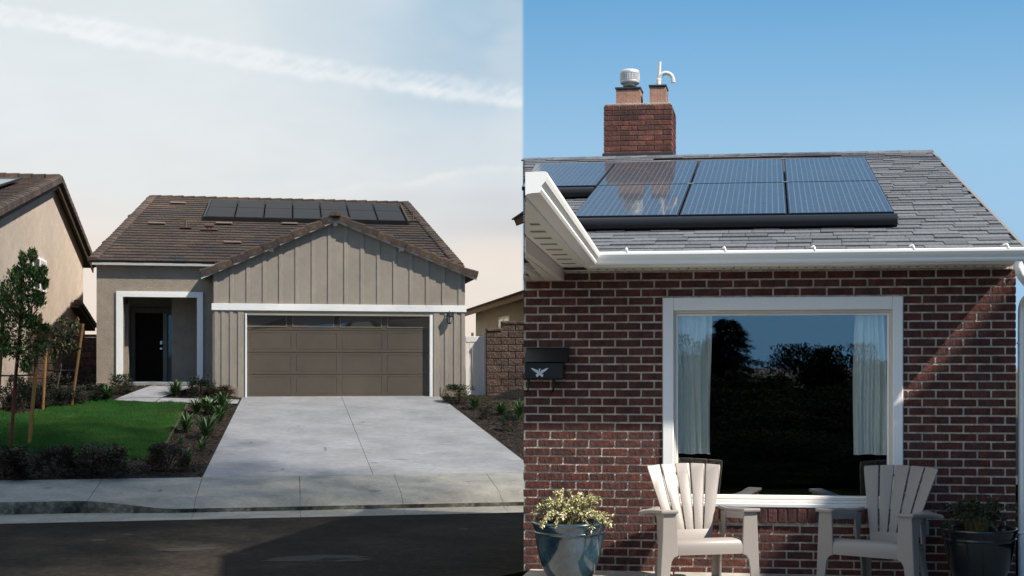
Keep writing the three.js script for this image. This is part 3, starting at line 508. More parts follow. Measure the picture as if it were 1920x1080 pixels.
  tileRoof(roof, 'roof_tile', E0.clone().add(V(-0.05, 0.0, 0.03)), u, v, E1.x - E0.x + 0.1, Ls, 0.345, Ls / 27, (uu, vv) => { const x = E0.x + uu; if (x < lx(vv) + 0.05 || x > rx(vv) - 0.05) return false; return vv > 2.2 || x < xGL + 0.5 + vv * 1.9 || x > xGR - 0.6 - vv * 1.2; }, 300, 5);
  const nn = u.clone().cross(v).normalize(); if (nn.y < 0) nn.negate();
  edgeTiles(roof, 'rake_tile', E0.clone().add(V(0.04, 0.06, 0.02)), R0.clone().add(V(0.04, 0.06, 0)), 0.39, 0.26, 0.15, 8);
  edgeTiles(roof, 'rake_tile', E1.clone().add(V(-0.04, 0.06, 0.02)), R1.clone().add(V(-0.04, 0.06, 0)), 0.39, 0.26, 0.15, 9);
  edgeTiles(roof, 'ridge_tile', R1.clone().add(V(0.05, 0.05, 0)), R0.clone().add(V(-0.05, 0.05, 0)), 0.36, 0.3, 0.13, 10, 0.07);
  part('fascia_board', cbox(E0.x + 0.01, xGL + 0.25, FL.z(285, 498, zE).y, e0.y - 0.03, zE - 0.035, zE + 0.002), M.fascia, house, { label: 'pale board under the main eave' });
  part('soffit', cbox(E0.x + 0.02, xGL + 0.3, yEave + 0.005, yEave + 0.03, -0.62, zE - 0.036), M.soffitBrown, house);
  part('wall', [cbox(xML, xML + 0.2, -0.3, yEave - 0.001, 2 * zR - zE + 0.4, -0.901), cbox(xML + 0.2, xGR - 0.2, -0.3, yEave - 0.05, 2 * zR - zE + 0.4, 2 * zR - zE + 0.6)], M.stucco, house);
  const gab = (x0, x1) => { const T = [V(x0, yEave + 0.001, -0.7), V(x0, yEave + 0.001, 2 * zR - zE + 0.45), V(x0, yR - 0.2, zR)], U = T.map((p) => p.clone().setX(x1)); return hull8(T, U); };
  part('gable_wall', [gab(rl - 0.0, rl + 0.2), gab(rr - 0.2, rr)], M.stucco, house);
  // garage roof: two slopes running back to the main roof
  const zO = 0.20, fL = FL.z(377, 514, zO), fR = FL.z(894.5, 517, zO), fA = FL.z(629.5, 406.5, zO), zBk = -6.5;
  const A0 = V(fA.x, fA.y, zO), A1 = V(fA.x, fA.y, zBk), Lf = V(fL.x, fL.y, zO), Lb = V(fL.x, fL.y, zBk), Rf = V(fR.x, fR.y, zO), Rb = V(fR.x, fR.y, zBk);
  const groof = part('garage_roof', [slab([Lf.clone().setZ(zO - 0.04), A0.clone().setZ(zO - 0.04), V(fA.x, fA.y, -7.6), V(fL.x, fL.y, -1.2)].map((p) => p.clone().add(V(0, -0.02, 0))), 0.06), slab([Rf.clone().setZ(zO - 0.04), A0.clone().setZ(zO - 0.04).add(V(0.002, 0, 0)), V(fA.x + 0.002, fA.y, -7.6), V(fR.x, fR.y, -6)].map((p) => p.clone().add(V(0, -0.02, 0))), 0.06)], M.soffitBrown, house);
  for (const [P, Q, s] of [[Lf, A0, 31], [Rf, A0, 32]]) {
    const vv = Q.clone().sub(P), LL = vv.length(); vv.normalize(); const uu = V(0, 0, -1);
    tileRoof(groof, 'roof_tile', P.clone().add(V(0, 0.0, -0.1)), uu, vv, 6.0, LL - 0.1, 0.345, 0.37, (x, y) => x < 0.8 + y * 1.55 , 0, s);
    const d0 = vv.clone().multiplyScalar(-0.04);
    edgeTiles(groof, 'rake_tile', P.clone().add(d0).add(V(0, 0.085, -0.08)), Q.clone().add(V(0, 0.085, -0.08)), 0.40, 0.22, 0.18, s + 5, 0.13);
  }
  edgeTiles(groof, 'ridge_tile', A0.clone().add(V(0, 0.11, 0.06)), V(fA.x, fA.y + 0.11, -6.5), 0.36, 0.26, 0.12, 12, 0.06);
  const bd = 0.125, rake = (P, Q) => hull8([P, Q, Q.clone().setY(Q.y - bd), P.clone().setY(P.y - bd)].map((p) => p.clone().setZ(zO - 0.035)), [P, Q, Q.clone().setY(Q.y - bd), P.clone().setY(P.y - bd)].map((p) => p.clone().setZ(zO)));
  part('rake_board', rake(V(fL.x, fL.y, 0), V(fA.x - 0.001, fA.y, 0)), M.fascia, house, { label: 'white left rake board of the garage gable' });
  part('rake_board', rake(V(fR.x, fR.y, 0), V(fA.x + 0.001, fA.y, 0)), M.fascia, house, { label: 'white right rake board of the garage gable' });
  for (const [px, py] of [[629, 419], [508.5, 467], [752.5, 466]]) { const p = FL.z(px, py, zO - 0.04); part('bracket', cbox(p.x - 0.055, p.x + 0.055, p.y - 0.06, p.y + 0.13, 0.002, zO - 0.041, 0.006), M.fascia, house); }
  // roof vents and pipes
  const vm = mat([0.11, 0.068, 0.055], { roughness: 0.7 }), onR = (px, py) => FL.plane(px, py, E0, nn);
  for (const [px, py] of [[334, 384.5], [294, 423], [420, 423], [436, 459], [543, 423.5]]) { const p = onR(px, py); part('tile_vent', [cbox(p.x - 0.24, p.x + 0.24, p.y + 0.05, p.y + 0.10, p.z - 0.2, p.z + 0.1, 0.01)], mat([0.24, 0.19, 0.165]), roof); }
  const pipe = (px, py, top, r) => { const p = onR(px, py), t = FL.z(px, top, p.z); part('vent_pipe', [rod(p, V(p.x, t.y, p.z), r), cbox(p.x - 0.16, p.x + 0.16, p.y + 0.03, p.y + 0.06, p.z - 0.1, p.z + 0.15)], vm, roof); };
  pipe(348.5, 430, 414.5, 0.035); pipe(774.5, 417, 397, 0.03);
  { const p = onR(392, 434), t = FL.z(392, 423.5, p.z); part('roof_vent', [rod(p, V(p.x, t.y, p.z), 0.075), cbox(p.x - 0.13, p.x + 0.13, t.y - 0.02, t.y + 0.05, p.z - 0.1, p.z + 0.1, 0.01), cbox(p.x - 0.24, p.x + 0.24, p.y + 0.03, p.y + 0.06, p.z - 0.15, p.z + 0.18)], vm, roof); }
  // solar array
  const arr = thing('solar_array', 'black array of fourteen solar panels on the brown tiled roof', 'solar panels', FL, onR(570, 395).toArray());
  const off = E0.clone().addScaledVector(nn, 0.16), at = (px, py) => FL.plane(px, py, off, nn);
  const yb = at(570, 409.5), ym = at(570, 392), yt = at(570, 378), sOf = (p) => p.clone().sub(off).dot(v);
  const sb = sOf(yb), sm = sOf(ym), s1 = sOf(yt), xl0 = at(389.5, 392).x, xr0 = at(751, 392).x, wv = (t) => off.clone().addScaledVector(v, t);
  const seg = mat([0.004, 0.004, 0.005], { roughness: 0.8 });
  for (let r = 0; r < 2; r++) for (let c = 0; c < 7; c++) {
    const a0 = lerp(xl0, xr0, c / 7) + 0.02, a1 = lerp(xl0, xr0, (c + 1) / 7) - 0.02, t0 = (r ? sm : sb) + 0.01, t1 = (r ? s1 : sm) - 0.01, f = 0.028;
    const q = (x, t) => wv(t).setX(x), P = part('solar_panel', slab([q(a0, t0), q(a1, t0), q(a1, t1), q(a0, t1)], 0.04), seg, arr);
    part('panel_glass', slab([q(a0 + f, t0 + f), q(a1 - f, t0 + f), q(a1 - f, t1 - f), q(a0 + f, t1 - f)].map((p) => p.addScaledVector(nn, 0.003)), 0.002), M.panelL, P);
  }
  part('array_skirt', slab([wv(sb - 0.03).setX(xl0 - 0.03), wv(sb - 0.03).setX(xr0 + 0.05), wv(sb - 0.005).setX(xr0 + 0.05), wv(sb - 0.005).setX(xl0 - 0.03)], 0.13), M.black, arr);
  part('array_skirt', slab([wv(sb - 0.03).setX(xl0 - 0.045), wv(sb - 0.03).setX(xl0 + 0.005), wv(s1 + 0.02).setX(xl0 + 0.005), wv(s1 + 0.02).setX(xl0 - 0.045)], 0.11), M.black, arr);
  part('array_skirt', slab([wv(sb - 0.03).setX(xr0 + 0.055), wv(sb - 0.03).setX(xr0 + 0.115), wv(s1 + 0.02).setX(xr0 + 0.115), wv(s1 + 0.02).setX(xr0 + 0.055)], 0.11), mat([0.055, 0.04, 0.034]), arr);
  // coach lamp (unlit)
  const lp = FL.z(842.5, 597, 0.1), lam = thing('wall_lamp', 'black lantern on the garage wall right of the door', 'lamp', FL, [lp.x, lp.y, 0.02]);
  part('back_plate', cbox(lp.x - 0.05, lp.x + 0.05, lp.y - 0.02, lp.y + 0.17, 0.023, 0.045, 0.006), M.blackMetal, lam);
  part('arm', tube([V(lp.x, lp.y + 0.12, 0.04), V(lp.x, lp.y + 0.19, 0.09), V(lp.x, lp.y + 0.15, 0.13)], 0.012, 12, 6), M.blackMetal, lam);
  const lath = (pts, seg2 = 6) => { const g = new THREE.LatheGeometry(pts.map((p) => new THREE.Vector2(p[0], p[1])), seg2).toNonIndexed(); g.computeVertexNormals(); return g.translate(lp.x, lp.y, 0.14); };
  part('lamp_shade', [lath([[0.0, 0.16], [0.03, 0.14], [0.10, 0.06], [0.10, 0.045], [0.0, 0.045]]), lath([[0, -0.155], [0.03, -0.15], [0.06, -0.125], [0.06, -0.11], [0, -0.11]])], M.blackMetal, lam);
  part('lamp_glass', lath([[0.058, -0.11], [0.085, 0.045]]), phys([0.75, 0.76, 0.74], { transmission: 0.7, roughness: 0.25, thickness: 0, side: THREE.DoubleSide }), lam);
  part('cage_bar', [0, 1, 2, 3, 4, 5].map((k) => { const a2 = k * Math.PI / 3; return rod(V(lp.x + 0.06 * Math.sin(a2), lp.y - 0.11, 0.14 + 0.06 * Math.cos(a2)), V(lp.x + 0.088 * Math.sin(a2), lp.y + 0.045, 0.14 + 0.088 * Math.cos(a2)), 0.007, 0.007, 5); }), M.blackMetal, lam);
}

// ---- neighbour on the left: tall stucco gable wall, tiled roof with a panel at its edge, a lower roof behind
{
  const xw = C.x - 6.7, X = (px, py, x = xw) => FL.x(px, py, x);
  const nb = thing('neighbor_house', 'pale stucco house at the left edge with a tall blank gable wall', 'house', FL, [xw - 4, 0, -4]);
  const ap = X(97, 337), ev = X(164, 499), n0 = X(0, 386), sl = (ap.y - n0.y) / (n0.z - ap.z), ze = n0.z + 2.5, ye = n0.y - 2.5 * sl, far = X(156, 600).z, gy = -0.2;
  const evW = V(xw, lerp(ap.y, ev.y, (ap.z - far) / (ap.z - ev.z)), far);
  const face = [V(xw, gy, ze - 0.5), V(xw, ye + 0.5 * sl - 0.04, ze - 0.5), V(xw, ap.y - 0.04, ap.z), V(xw, evW.y - 0.04, far), V(xw, gy, far)];
  part('wall', hull8(face.map((p) => p.clone().setX(xw - 9)), face), M.stuccoWarm, nb);
  const ox = xw + 0.22, q = (p, x) => V(x, p.y + 0.03, p.z), nr = V(0, ye, ze), fr2 = V(0, ev.y, ev.z);
  const roof = part('roof', [slab([q(nr, ox), q(ap, ox), q(ap, xw - 9), q(nr, xw - 9)], 0.1), slab([q(fr2, ox), q(ap, ox), q(ap, xw - 9), q(fr2, xw - 9)].map((p) => p.clone().add(V(0, 0.001, -0.001))), 0.1)], M.soffitBrown, nb);
  const v = V(0, ap.y - ye, ap.z - ze), L = v.length(); v.normalize();
  tileRoof(roof, 'roof_tile', V(xw - 8.9, ye + 0.03, ze), V(1, 0, 0), v, 9.0, L, 0.345, 0.38, (u, w) => u > 3.5, 0, 41);
  const v2 = V(0, ap.y - ev.y, ap.z - ev.z), L2 = v2.length(); v2.normalize();
  tileRoof(roof, 'roof_tile', V(xw - 8.9, ev.y + 0.03, ev.z), V(1, 0, 0), v2, 9.0, L2, 0.345, 0.38, (u) => u > 6, 0, 42);
  edgeTiles(roof, 'rake_tile', V(ox - 0.05, ye + 0.1, ze), V(ox - 0.05, ap.y + 0.1, ap.z), 0.36, 0.26, 0.2, 43);
  edgeTiles(roof, 'rake_tile', V(ox - 0.05, ev.y + 0.1, ev.z), V(ox - 0.05, ap.y + 0.1, ap.z), 0.36, 0.26, 0.2, 44);
  edgeTiles(roof, 'ridge_tile', V(ox, ap.y + 0.12, ap.z), V(xw - 8, ap.y + 0.12, ap.z), 0.36, 0.3, 0.14, 45);
  part('rake_board', [hull8([V(ox - 0.06, ye - 0.02, ze), V(ox - 0.06, ye - 0.22, ze), V(ox - 0.06, ap.y - 0.22, ap.z), V(ox - 0.06, ap.y - 0.02, ap.z)], [V(ox - 0.02, ye - 0.02, ze), V(ox - 0.02, ye - 0.22, ze), V(ox - 0.02, ap.y - 0.22, ap.z), V(ox - 0.02, ap.y - 0.02, ap.z)]), hull8([V(ox - 0.06, ev.y - 0.02, ev.z), V(ox - 0.06, ev.y - 0.22, ev.z), V(ox - 0.06, ap.y - 0.221, ap.z), V(ox - 0.06, ap.y - 0.021, ap.z)], [V(ox - 0.02, ev.y - 0.02, ev.z), V(ox - 0.02, ev.y - 0.22, ev.z), V(ox - 0.02, ap.y - 0.221, ap.z), V(ox - 0.02, ap.y - 0.021, ap.z)])], M.soffitBrown, nb);
  // window in the gable wall
  const w0 = X(58, 477), w1 = X(84, 482), wb = X(72, 545), win = part('window', hull8([V(xw + 0.003, wb.y, w0.z), V(xw + 0.003, w0.y, w0.z), V(xw + 0.003, w0.y, w1.z), V(xw + 0.003, wb.y, w1.z)], [V(xw + 0.05, wb.y, w0.z), V(xw + 0.05, w0.y, w0.z), V(xw + 0.05, w0.y, w1.z), V(xw + 0.05, wb.y, w1.z)]), M.white, nb);
  const wm = (a) => lerp(w0.z, w1.z, a), pane = (a, b) => cbox(xw + 0.051, xw + 0.055, wb.y + 0.06, w0.y - 0.06, wm(b), wm(a), 0.001);
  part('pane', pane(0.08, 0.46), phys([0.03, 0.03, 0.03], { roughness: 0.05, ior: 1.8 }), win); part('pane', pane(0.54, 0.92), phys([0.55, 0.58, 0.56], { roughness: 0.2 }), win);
  // lower rear roof
  const lo = X(151, 567, xw + 0.3), hi = X(180, 612, xw + 0.3);
  const bz0 = far - 0.001, bz1 = hi.z + 0.35; part('wall', hull8([V(xw - 5, gy, bz0), V(xw - 5, lo.y - 0.2, bz0), V(xw - 5, hi.y - 0.05, bz1), V(xw - 5, gy, bz1)], [V(xw, gy, bz0), V(xw, lo.y - 0.2, bz0), V(xw, hi.y - 0.05, bz1), V(xw, gy, bz1)]), M.stuccoWarm, nb);
  const lr = part('lower_roof', slab([V(xw - 5, lo.y, lo.z), V(xw + 0.28, lo.y, lo.z), V(xw + 0.28, hi.y, hi.z), V(xw - 5, hi.y, hi.z)], 0.16), M.soffitBrown, nb);
  edgeTiles(lr, 'rake_tile', V(xw + 0.22, hi.y + 0.06, hi.z), V(xw + 0.22, lo.y + 0.06, lo.z), 0.36, 0.24, 0.16, 46);
  const s0 = X(0, 346, xw).y; const base2 = V(xw - 2.2, ye, ze), nrm = V(1, 0, 0).cross(v).normalize(); if (nrm.y < 0) nrm.negate();
  const pl = (px, py) => FL.plane(px, py, V(xw, ye + 0.18, ze), nrm), sp = thing('solar_array', 'pale reflecting solar panels on the roof at the left edge', 'solar panels', FL, pl(10, 340).toArray());
  const Q = [pl(-60, 370), pl(2, 346.5), pl(39, 334.5), pl(-20, 334.5)]; part('solar_panel', slab(Q, 0.03), phys([0.10, 0.105, 0.11], { roughness: 0.15 }), sp);
  const rim = []; for (let i = 0; i < 4; i++) rim.push(rod(Q[i], Q[(i + 1) % 4], 0.025, 0.025, 6)); part('frame', rim, M.black, sp);
  // block wall between the houses, white post
  const blockMats = [[0.15, 0.095, 0.072], [0.17, 0.108, 0.083], [0.132, 0.084, 0.065], [0.185, 0.12, 0.092]].map((c) => mat(c, { map: tTile, bumpMap: bRock, bumpScale: 0.03, roughness: 1 }));
  const blockWall = (label, x0, x1, y0, y1, z, bw, bh, caps, seed, topAt) => {
    const w = thing('block_wall', label, 'wall', FL, [(x0 + x1) / 2, y0, z]), R = rng(seed), geos = [0, 1, 2].map((k) => { const g = cbox(-bw / 2 + 0.006, bw / 2 - 0.006, -bh / 2 + 0.006, bh / 2 - 0.006, -0.1, 0.0, 0.012); return boxUV(g, 1, k * 0.37, k * 0.21); });
    part('mortar', [cbox(x0 + 0.01, x1 - 0.01, y0, topAt ? Math.min(topAt(x0), topAt(x1)) - 0.01 : y1 - 0.01, z - 0.2, z - 0.02)], mat([0.09, 0.062, 0.05], { map: tMortar }), w);
    const rows = Math.ceil((y1 - y0) / bh);
    for (let r = 0; r < rows; r++) for (let c = -1; c < (x1 - x0) / bw + 1; c++) {
      let a = x0 + (c + (r % 2) * 0.5) * bw, b = a + bw, yc = y1 - (r + 0.5) * bh; a = Math.max(a, x0); b = Math.min(b, x1); if (b - a < 0.08) continue;
      if (topAt && yc + bh / 2 > Math.max(topAt(a + 0.01), topAt(b - 0.01)) + 0.02) continue;
      if (yc - bh / 2 < y0 - bh) continue;
      const s = (b - a) / bw; put('block', geos[Math.floor(R() * 3)], blockMats[Math.floor(R() * 4)], w, [(a + b) / 2, yc, z + R() * 0.012], [0, 0, 0], [s, 1, 1]);
    }
    if (caps) for (let x = x0; x < x1 - 0.05; x += 0.42) { const e = Math.min(x + 0.415, x1), yt = topAt ? topAt((x + e) / 2) : y1; part('cap_stone', cbox(x, e, yt + 0.002, yt + 0.075, z - 0.24, z + 0.035, 0.01), blockMats[3], w); }
    return w;
  };
  const zA = -1.6, zB = -3.4;
  blockWall('reddish brown block wall behind the young trees', FL.z(8, 650, zA).x, FL.z(116, 650, zA).x, -0.1, FL.z(60, 624, zA).y, zA, 0.52, 0.2, true, 61);
  blockWall('dark brown block wall set back beside the porch corner', FL.z(112, 650, zB).x, FL.z(184, 650, zB).x, -0.1, FL.z(150, 632, zB).y, zB, 0.42, 0.2, true, 62);
  const gx = FL.z(0, 690, zA + 0.3).x, gp = thing('gate_post', 'white vinyl gate post at the left edge beside the block wall', 'post', FL, [gx, 0, zA + 0.3]);
  part('post', cbox(FL.z(-16, 690, zA + 0.3).x, FL.z(12, 690, zA + 0.3).x, -0.1, FL.z(0, 668, zA + 0.3).y, zA + 0.2, zA + 0.3, 0.01), M.vinyl, gp);
  part('post_cap', cbox(FL.z(-18, 690, zA + 0.3).x, FL.z(13.5, 690, zA + 0.3).x, FL.z(0, 668, zA + 0.3).y + 0.001, FL.z(0, 666, zA + 0.3).y + 0.02, zA + 0.18, zA + 0.32, 0.01), M.vinyl, gp);

  // right side: gate, block wall, the next house
  const zG = -1.0, g0 = FL.z(873, 680, zG).x, g1 = FL.z(914, 680, zG).x, yg0 = FL.z(890, 741, zG).y, yg1 = FL.z(890, 630.5, zG).y;
  const gate = thing('vinyl_gate', 'white vinyl side gate between the garage and the block wall', 'gate', FL, [(g0 + g1) / 2, yg0, zG]);
  const ps = g1 - 0.11; part('post', cbox(ps, g1, yg0 - 0.3, yg1 + 0.06, zG - 0.1, zG, 0.01), M.vinyl, gate); part('post_cap', cbox(ps - 0.015, g1 + 0.015, yg1 + 0.061, yg1 + 0.10, zG - 0.115, zG + 0.015, 0.012), M.vinyl, gate);
  part('rail', cbox(g0, ps - 0.004, yg1 - 0.16, yg1, zG - 0.08, zG - 0.02, 0.008), M.vinyl, gate); part('rail', cbox(g0, ps - 0.004, yg0, yg0 + 0.16, zG - 0.08, zG - 0.02, 0.008), M.vinyl, gate);
  for (let k = 0; k < 5; k++) { const a = lerp(g0, ps - 0.004, k / 5) + 0.004, b = lerp(g0, ps - 0.004, (k + 1) / 5) - 0.004; part('board', cbox(a, b, yg0 + 0.161, yg1 - 0.161, zG - 0.07, zG - 0.035, 0.006), M.vinyl, gate); }
  part('latch', cbox(FL.z(884, 680, zG).x, FL.z(888.5, 680, zG).x, yg1 + 0.001, yg1 + 0.1, zG - 0.07, zG - 0.03, 0.006), mat([0.2, 0.15, 0.12]), gate);
  const zW = -0.7, b0 = FL.z(912, 680, zW).x, b1 = FL.z(1010, 680, zW).x, yTop1 = FL.z(930, 621, zW).y, step = FL.z(951, 610, zW).x, yTop2 = FL.z(970, 607.5, zW).y;
  blockWall('brown split-face block wall stepping up beside the white gate', b0, b1, -0.2, yTop2, zW, 0.395, 0.188, true, 63, (x) => (x < step - 0.02 ? yTop1 : yTop2));
  // soil mound
  const md = []; { const c0 = FL.z(955, 742, zW + 0.9), T = new THREE.SphereGeometry(1, 28, 14); const p = T.attributes.position; for (let i = 0; i < p.count; i++) { const n = 1 + 0.25 * fbm(p.getX(i) * 2, p.getY(i) * 2, p.getZ(i) * 2, 3); p.setXYZ(i, c0.x + 0.3 + p.getX(i) * 1.0 * n, c0.y - 0.45 + Math.max(-0.3, p.getY(i)) * 0.62 * n, c0.z + p.getZ(i) * 0.6 * n); } T.computeVertexNormals(); T.deleteAttribute('uv'); md.push(boxUV(T)); }
  single('soil_mound', md, M.soil, 'heap of dark soil against the brown block wall', 'structure', FL, [b0 + 0.7, 0, zW + 0.9]);
  const xr = C.x + 7.0, XR = (px, py, x = xr) => FL.x(px, py, x), er0 = XR(869, 585), er1 = XR(1010, 530);
  const rn = thing('stucco_house', 'cream stucco house with a low brown eave behind the block wall', 'house', FL, [xr + 4, 0, -10]);
  part('wall', [cbox(xr + 0.45, xr + 9, -0.3, er0.y + 0.03, er0.z + 0.5, er1.z - 0.3)], M.stuccoCream, rn);
  const pr = (x, z) => V(x, er0.y + (x - xr) * 0.22, z), rf = part('roof', slab([pr(xr, er0.z), pr(xr, er1.z), pr(xr + 5, er1.z), pr(xr + 5, er0.z)], 0.1), M.soffitBrown, rn);
  part('fascia_board', cbox(xr - 0.03, xr + 0.01, er0.y - 0.2, er0.y - 0.005, er0.z, er1.z), mat([0.40, 0.27, 0.16], { map: tWood }), rn);
  tileRoof(rf, 'roof_tile', pr(xr - 0.08, er0.z), V(0, 0, 1), V(1, 0.22, 0).normalize(), er1.z - er0.z, 4.8, 0.345, 0.38, () => true, 0, 71, 0.06);
  const k0 = FL.x(936, 596, xr + 0.45), k1 = FL.x(956.5, 594, xr + 0.45), kb = FL.x(945, 615, xr + 0.45), kw = part('window', cbox(xr + 0.42, xr + 0.447, kb.y, k0.y, k0.z, k1.z, 0.004), M.white, rn);
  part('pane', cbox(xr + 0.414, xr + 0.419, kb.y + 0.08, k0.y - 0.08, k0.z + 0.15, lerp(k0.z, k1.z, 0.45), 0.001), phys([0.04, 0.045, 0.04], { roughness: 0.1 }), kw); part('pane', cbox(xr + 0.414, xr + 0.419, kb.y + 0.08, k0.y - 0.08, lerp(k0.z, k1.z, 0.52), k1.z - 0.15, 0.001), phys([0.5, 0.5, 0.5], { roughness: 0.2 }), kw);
  const u0 = XR(963.5, 412), u1 = XR(1010, 378), up = part('upper_wall', cbox(xr + 0.45, xr + 8, er0.y - 0.1, u0.y - 0.1, u0.z + 0.35, u1.z), M.stuccoCream, rn);
  const pu = (x, z) => V(x, u0.y + (x - xr) * 0.42, z), uf = part('upper_roof', slab([pu(xr, u0.z), pu(xr, u1.z), pu(xr + 3.6, u1.z), pu(xr + 3.6, u0.z)], 0.22), mat([0.10, 0.05, 0.032], { map: tTile }), rn);
  tileRoof(uf, 'roof_tile', pu(xr - 0.06, u0.z), V(0, 0, 1), V(1, 0.42, 0).normalize(), u1.z - u0.z, 3.6, 0.345, 0.36, () => true, 0, 72, 0.05);
}

// ------------------------------------------------------------------ plants
function leafCloud(n, seed, place, len, wid, colors, droop = 0.2) {     // many folded leaves; place(R) -> [point, direction]
  const R = rng(seed), P = [], K = [];
  for (let i = 0; i < n; i++) {
    const [p, dir] = place(R, i), l = len * (0.65 + 0.6 * R()), w = wid * (0.7 + 0.5 * R());
    const d = dir.clone().add(V(R() - 0.5, R() - 0.5, R() - 0.5).multiplyScalar(1.1)).normalize(), s = d.clone().cross(V(R() - 0.5, 1, R() - 0.5)).normalize(), nn = s.clone().cross(d).normalize();
    const m = p.clone().addScaledVector(d, l * 0.5).addScaledVector(nn, l * 0.08), tip = p.clone().addScaledVector(d, l).addScaledVector(nn, -l * droop), a = m.clone().addScaledVector(s, w / 2).addScaledVector(nn, w * 0.18), b = m.clone().addScaledVector(s, -w / 2).addScaledVector(nn, w * 0.18);
    const c = colors[Math.floor(R() * colors.length)], k = 0.75 + 0.5 * R();
    for (const t of [[p, a, m], [p, m, b], [a, tip, m], [m, tip, b]]) for (const q of t) { P.push(q.x, q.y, q.z); K.push(c[0] * k, c[1] * k, c[2] * k); }
  }
  const g = new THREE.BufferGeometry(); g.setAttribute('position', new THREE.Float32BufferAttribute(P, 3)); g.setAttribute('color', new THREE.Float32BufferAttribute(K, 3)); g.computeVertexNormals(); return g;
}
const leafMat = new THREE.MeshPhysicalMaterial({ color: 0xffffff, vertexColors: true, roughness: 0.55, side: THREE.DoubleSide });
const leafSoft = new THREE.MeshPhysicalMaterial({ color: 0xffffff, vertexColors: true, roughness: 0.75, side: THREE.DoubleSide });
const twig = mat([0.06, 0.04, 0.03]), redBark = mat([0.16, 0.035, 0.022], { map: tWood }), stakeM = mat([0.40, 0.23, 0.075], { map: tWood, bumpMap: bFine, bumpScale: 0.003 }), stakeD = mat([0.27, 0.16, 0.065], { map: tWood, bumpMap: bFine, bumpScale: 0.003 }), greyBark = mat([0.14, 0.12, 0.10], { map: tWood });
function shrubGeo(seed, n, colors, len, wid) {               // unit shrub: 1 wide, 1 high, base at the origin
  const bumps = []; const R0 = rng(seed * 7 + 1); for (let i = 0; i < 26; i++) { const a = R0() * 6.28, h = 0.15 + 0.75 * R0(), r = 0.36 * Math.sqrt(Math.max(0.05, 1 - ((h - 0.4) / 0.62) ** 2)) * (0.75 + 0.5 * R0()); bumps.push(V(Math.cos(a) * r, h, Math.sin(a) * r)); }
  return leafCloud(n, seed, (R) => { const b = bumps[Math.floor(R() * bumps.length)], p = b.clone().add(V(R() - 0.5, R() - 0.5, R() - 0.5).multiplyScalar(0.30)); if (p.y < 0.02) p.y = 0.02; return [p, p.clone().sub(V(0, 0.3, 0)).normalize().add(V(0, 0.5, 0))]; }, len, wid, colors);
}
const RED = [[0.045, 0.012, 0.010], [0.028, 0.016, 0.008], [0.018, 0.026, 0.008], [0.014, 0.022, 0.008], [0.06, 0.016, 0.012]], GRN = [[0.018, 0.036, 0.010], [0.026, 0.046, 0.012], [0.014, 0.028, 0.009]], DRK = [[0.012, 0.02, 0.009], [0.017, 0.026, 0.011], [0.010, 0.016, 0.009]];
const shrubs = { red: [shrubGeo(3, 3200, RED, 0.075, 0.036), shrubGeo(4, 3200, RED, 0.075, 0.036)], green: [shrubGeo(5, 1400, GRN, 0.08, 0.042), shrubGeo(6, 1400, GRN, 0.08, 0.042)], dark: [shrubGeo(7, 1100, DRK, 0.09, 0.05), shrubGeo(8, 1100, DRK, 0.09, 0.05)] };
const stems = (() => { const R = rng(17), L = []; for (let i = 0; i < 9; i++) { const a = R() * 6.28, r = 0.12 + 0.2 * R(); L.push(rod(V(0, 0, 0), V(Math.cos(a) * r, 0.55 + 0.3 * R(), Math.sin(a) * r), 0.014, 0.006, 5)); } return merge(L); })();
function plantAt(frame, name, label, cat, px, py, wpx, hpx, parts2, group, turn = 0, ground = onL) {
  const g = ground(px, py), d = frame.world(g.x, g.y, g.z), k = Math.abs(d.z) / F, w = wpx * k, h = hpx * k;
  const t = thing(name, label, cat, frame, [g.x, g.y, g.z], group); t.rotation.y += turn; t.scale.set(w, h, w);
  for (const [n, geo, m, stuff] of parts2) { const me = new THREE.Mesh(geo, m); me.name = n; me.castShadow = me.receiveShadow = true; if (stuff) me.userData.kind = 'stuff'; t.add(me); }
  return t;
}
const shrub = (kind, k, label, px, py, w, h, group) => plantAt(FL, 'shrub', label, 'shrub', px, py, w, h, [['foliage', shrubs[kind][k % 2], leafMat, true], ['stem', stems, twig]], group, k * 1.3);
const kerbG = 'dark red shrubs along the sidewalk';
shrub('red', 0, 'dark red shrub nearest the left edge of the sidewalk bed', 8, 897, 92, 66, kerbG);
shrub('red', 1, 'low dark red shrub in the sidewalk bed, second from the left', 104, 893, 84, 58, kerbG);
shrub('red', 2, 'largest dark red shrub between lawn and sidewalk', 190, 894, 92, 66, kerbG);
shrub('red', 3, 'dark red shrub at the front corner of the lawn beside the clumps', 311, 886, 70, 56, kerbG);
shrub('green', 4, 'round dark green shrub at the left foot of the porch frame', 226, 737, 44, 34);
shrub('dark', 5, 'round dark shrub below the right leg of the porch frame', 376, 741, 50, 36);
shrub('red', 6, 'reddish shrub under the left end of the garage wall', 413, 748, 48, 28);
shrub('green', 7, 'dark green shrub at the right corner of the garage', 860, 756, 60, 34);
const bedG = 'dark shrubs in the bed before the block wall';
[[8, 772, 60, 44, 'at the left edge below the white post'], [45, 768, 44, 62, 'behind the red-barked tree trunk'], [68, 764, 42, 40, 'just left of the second stake pair'], [97, 766, 46, 40, 'between the pale stake and the thin trunk'], [123, 764, 46, 36, 'right of the thin trunk'], [112, 742, 60, 42, 'close against the block wall'], [160, 757, 56, 34, 'between the leaning stake and the porch corner'], [185, 744, 40, 26, 'at the foot of the porch corner'], [25, 745, 50, 40, 'against the wall beside the white post']].forEach(([px, py, w, h, t], i) => shrub('dark', i, 'dark green shrub in the shaded bed, ' + t, px, py, w, h, bedG));
shrub('dark', 2, 'small dark shrub in the right bed below the gate', 913, 786, 34, 26);
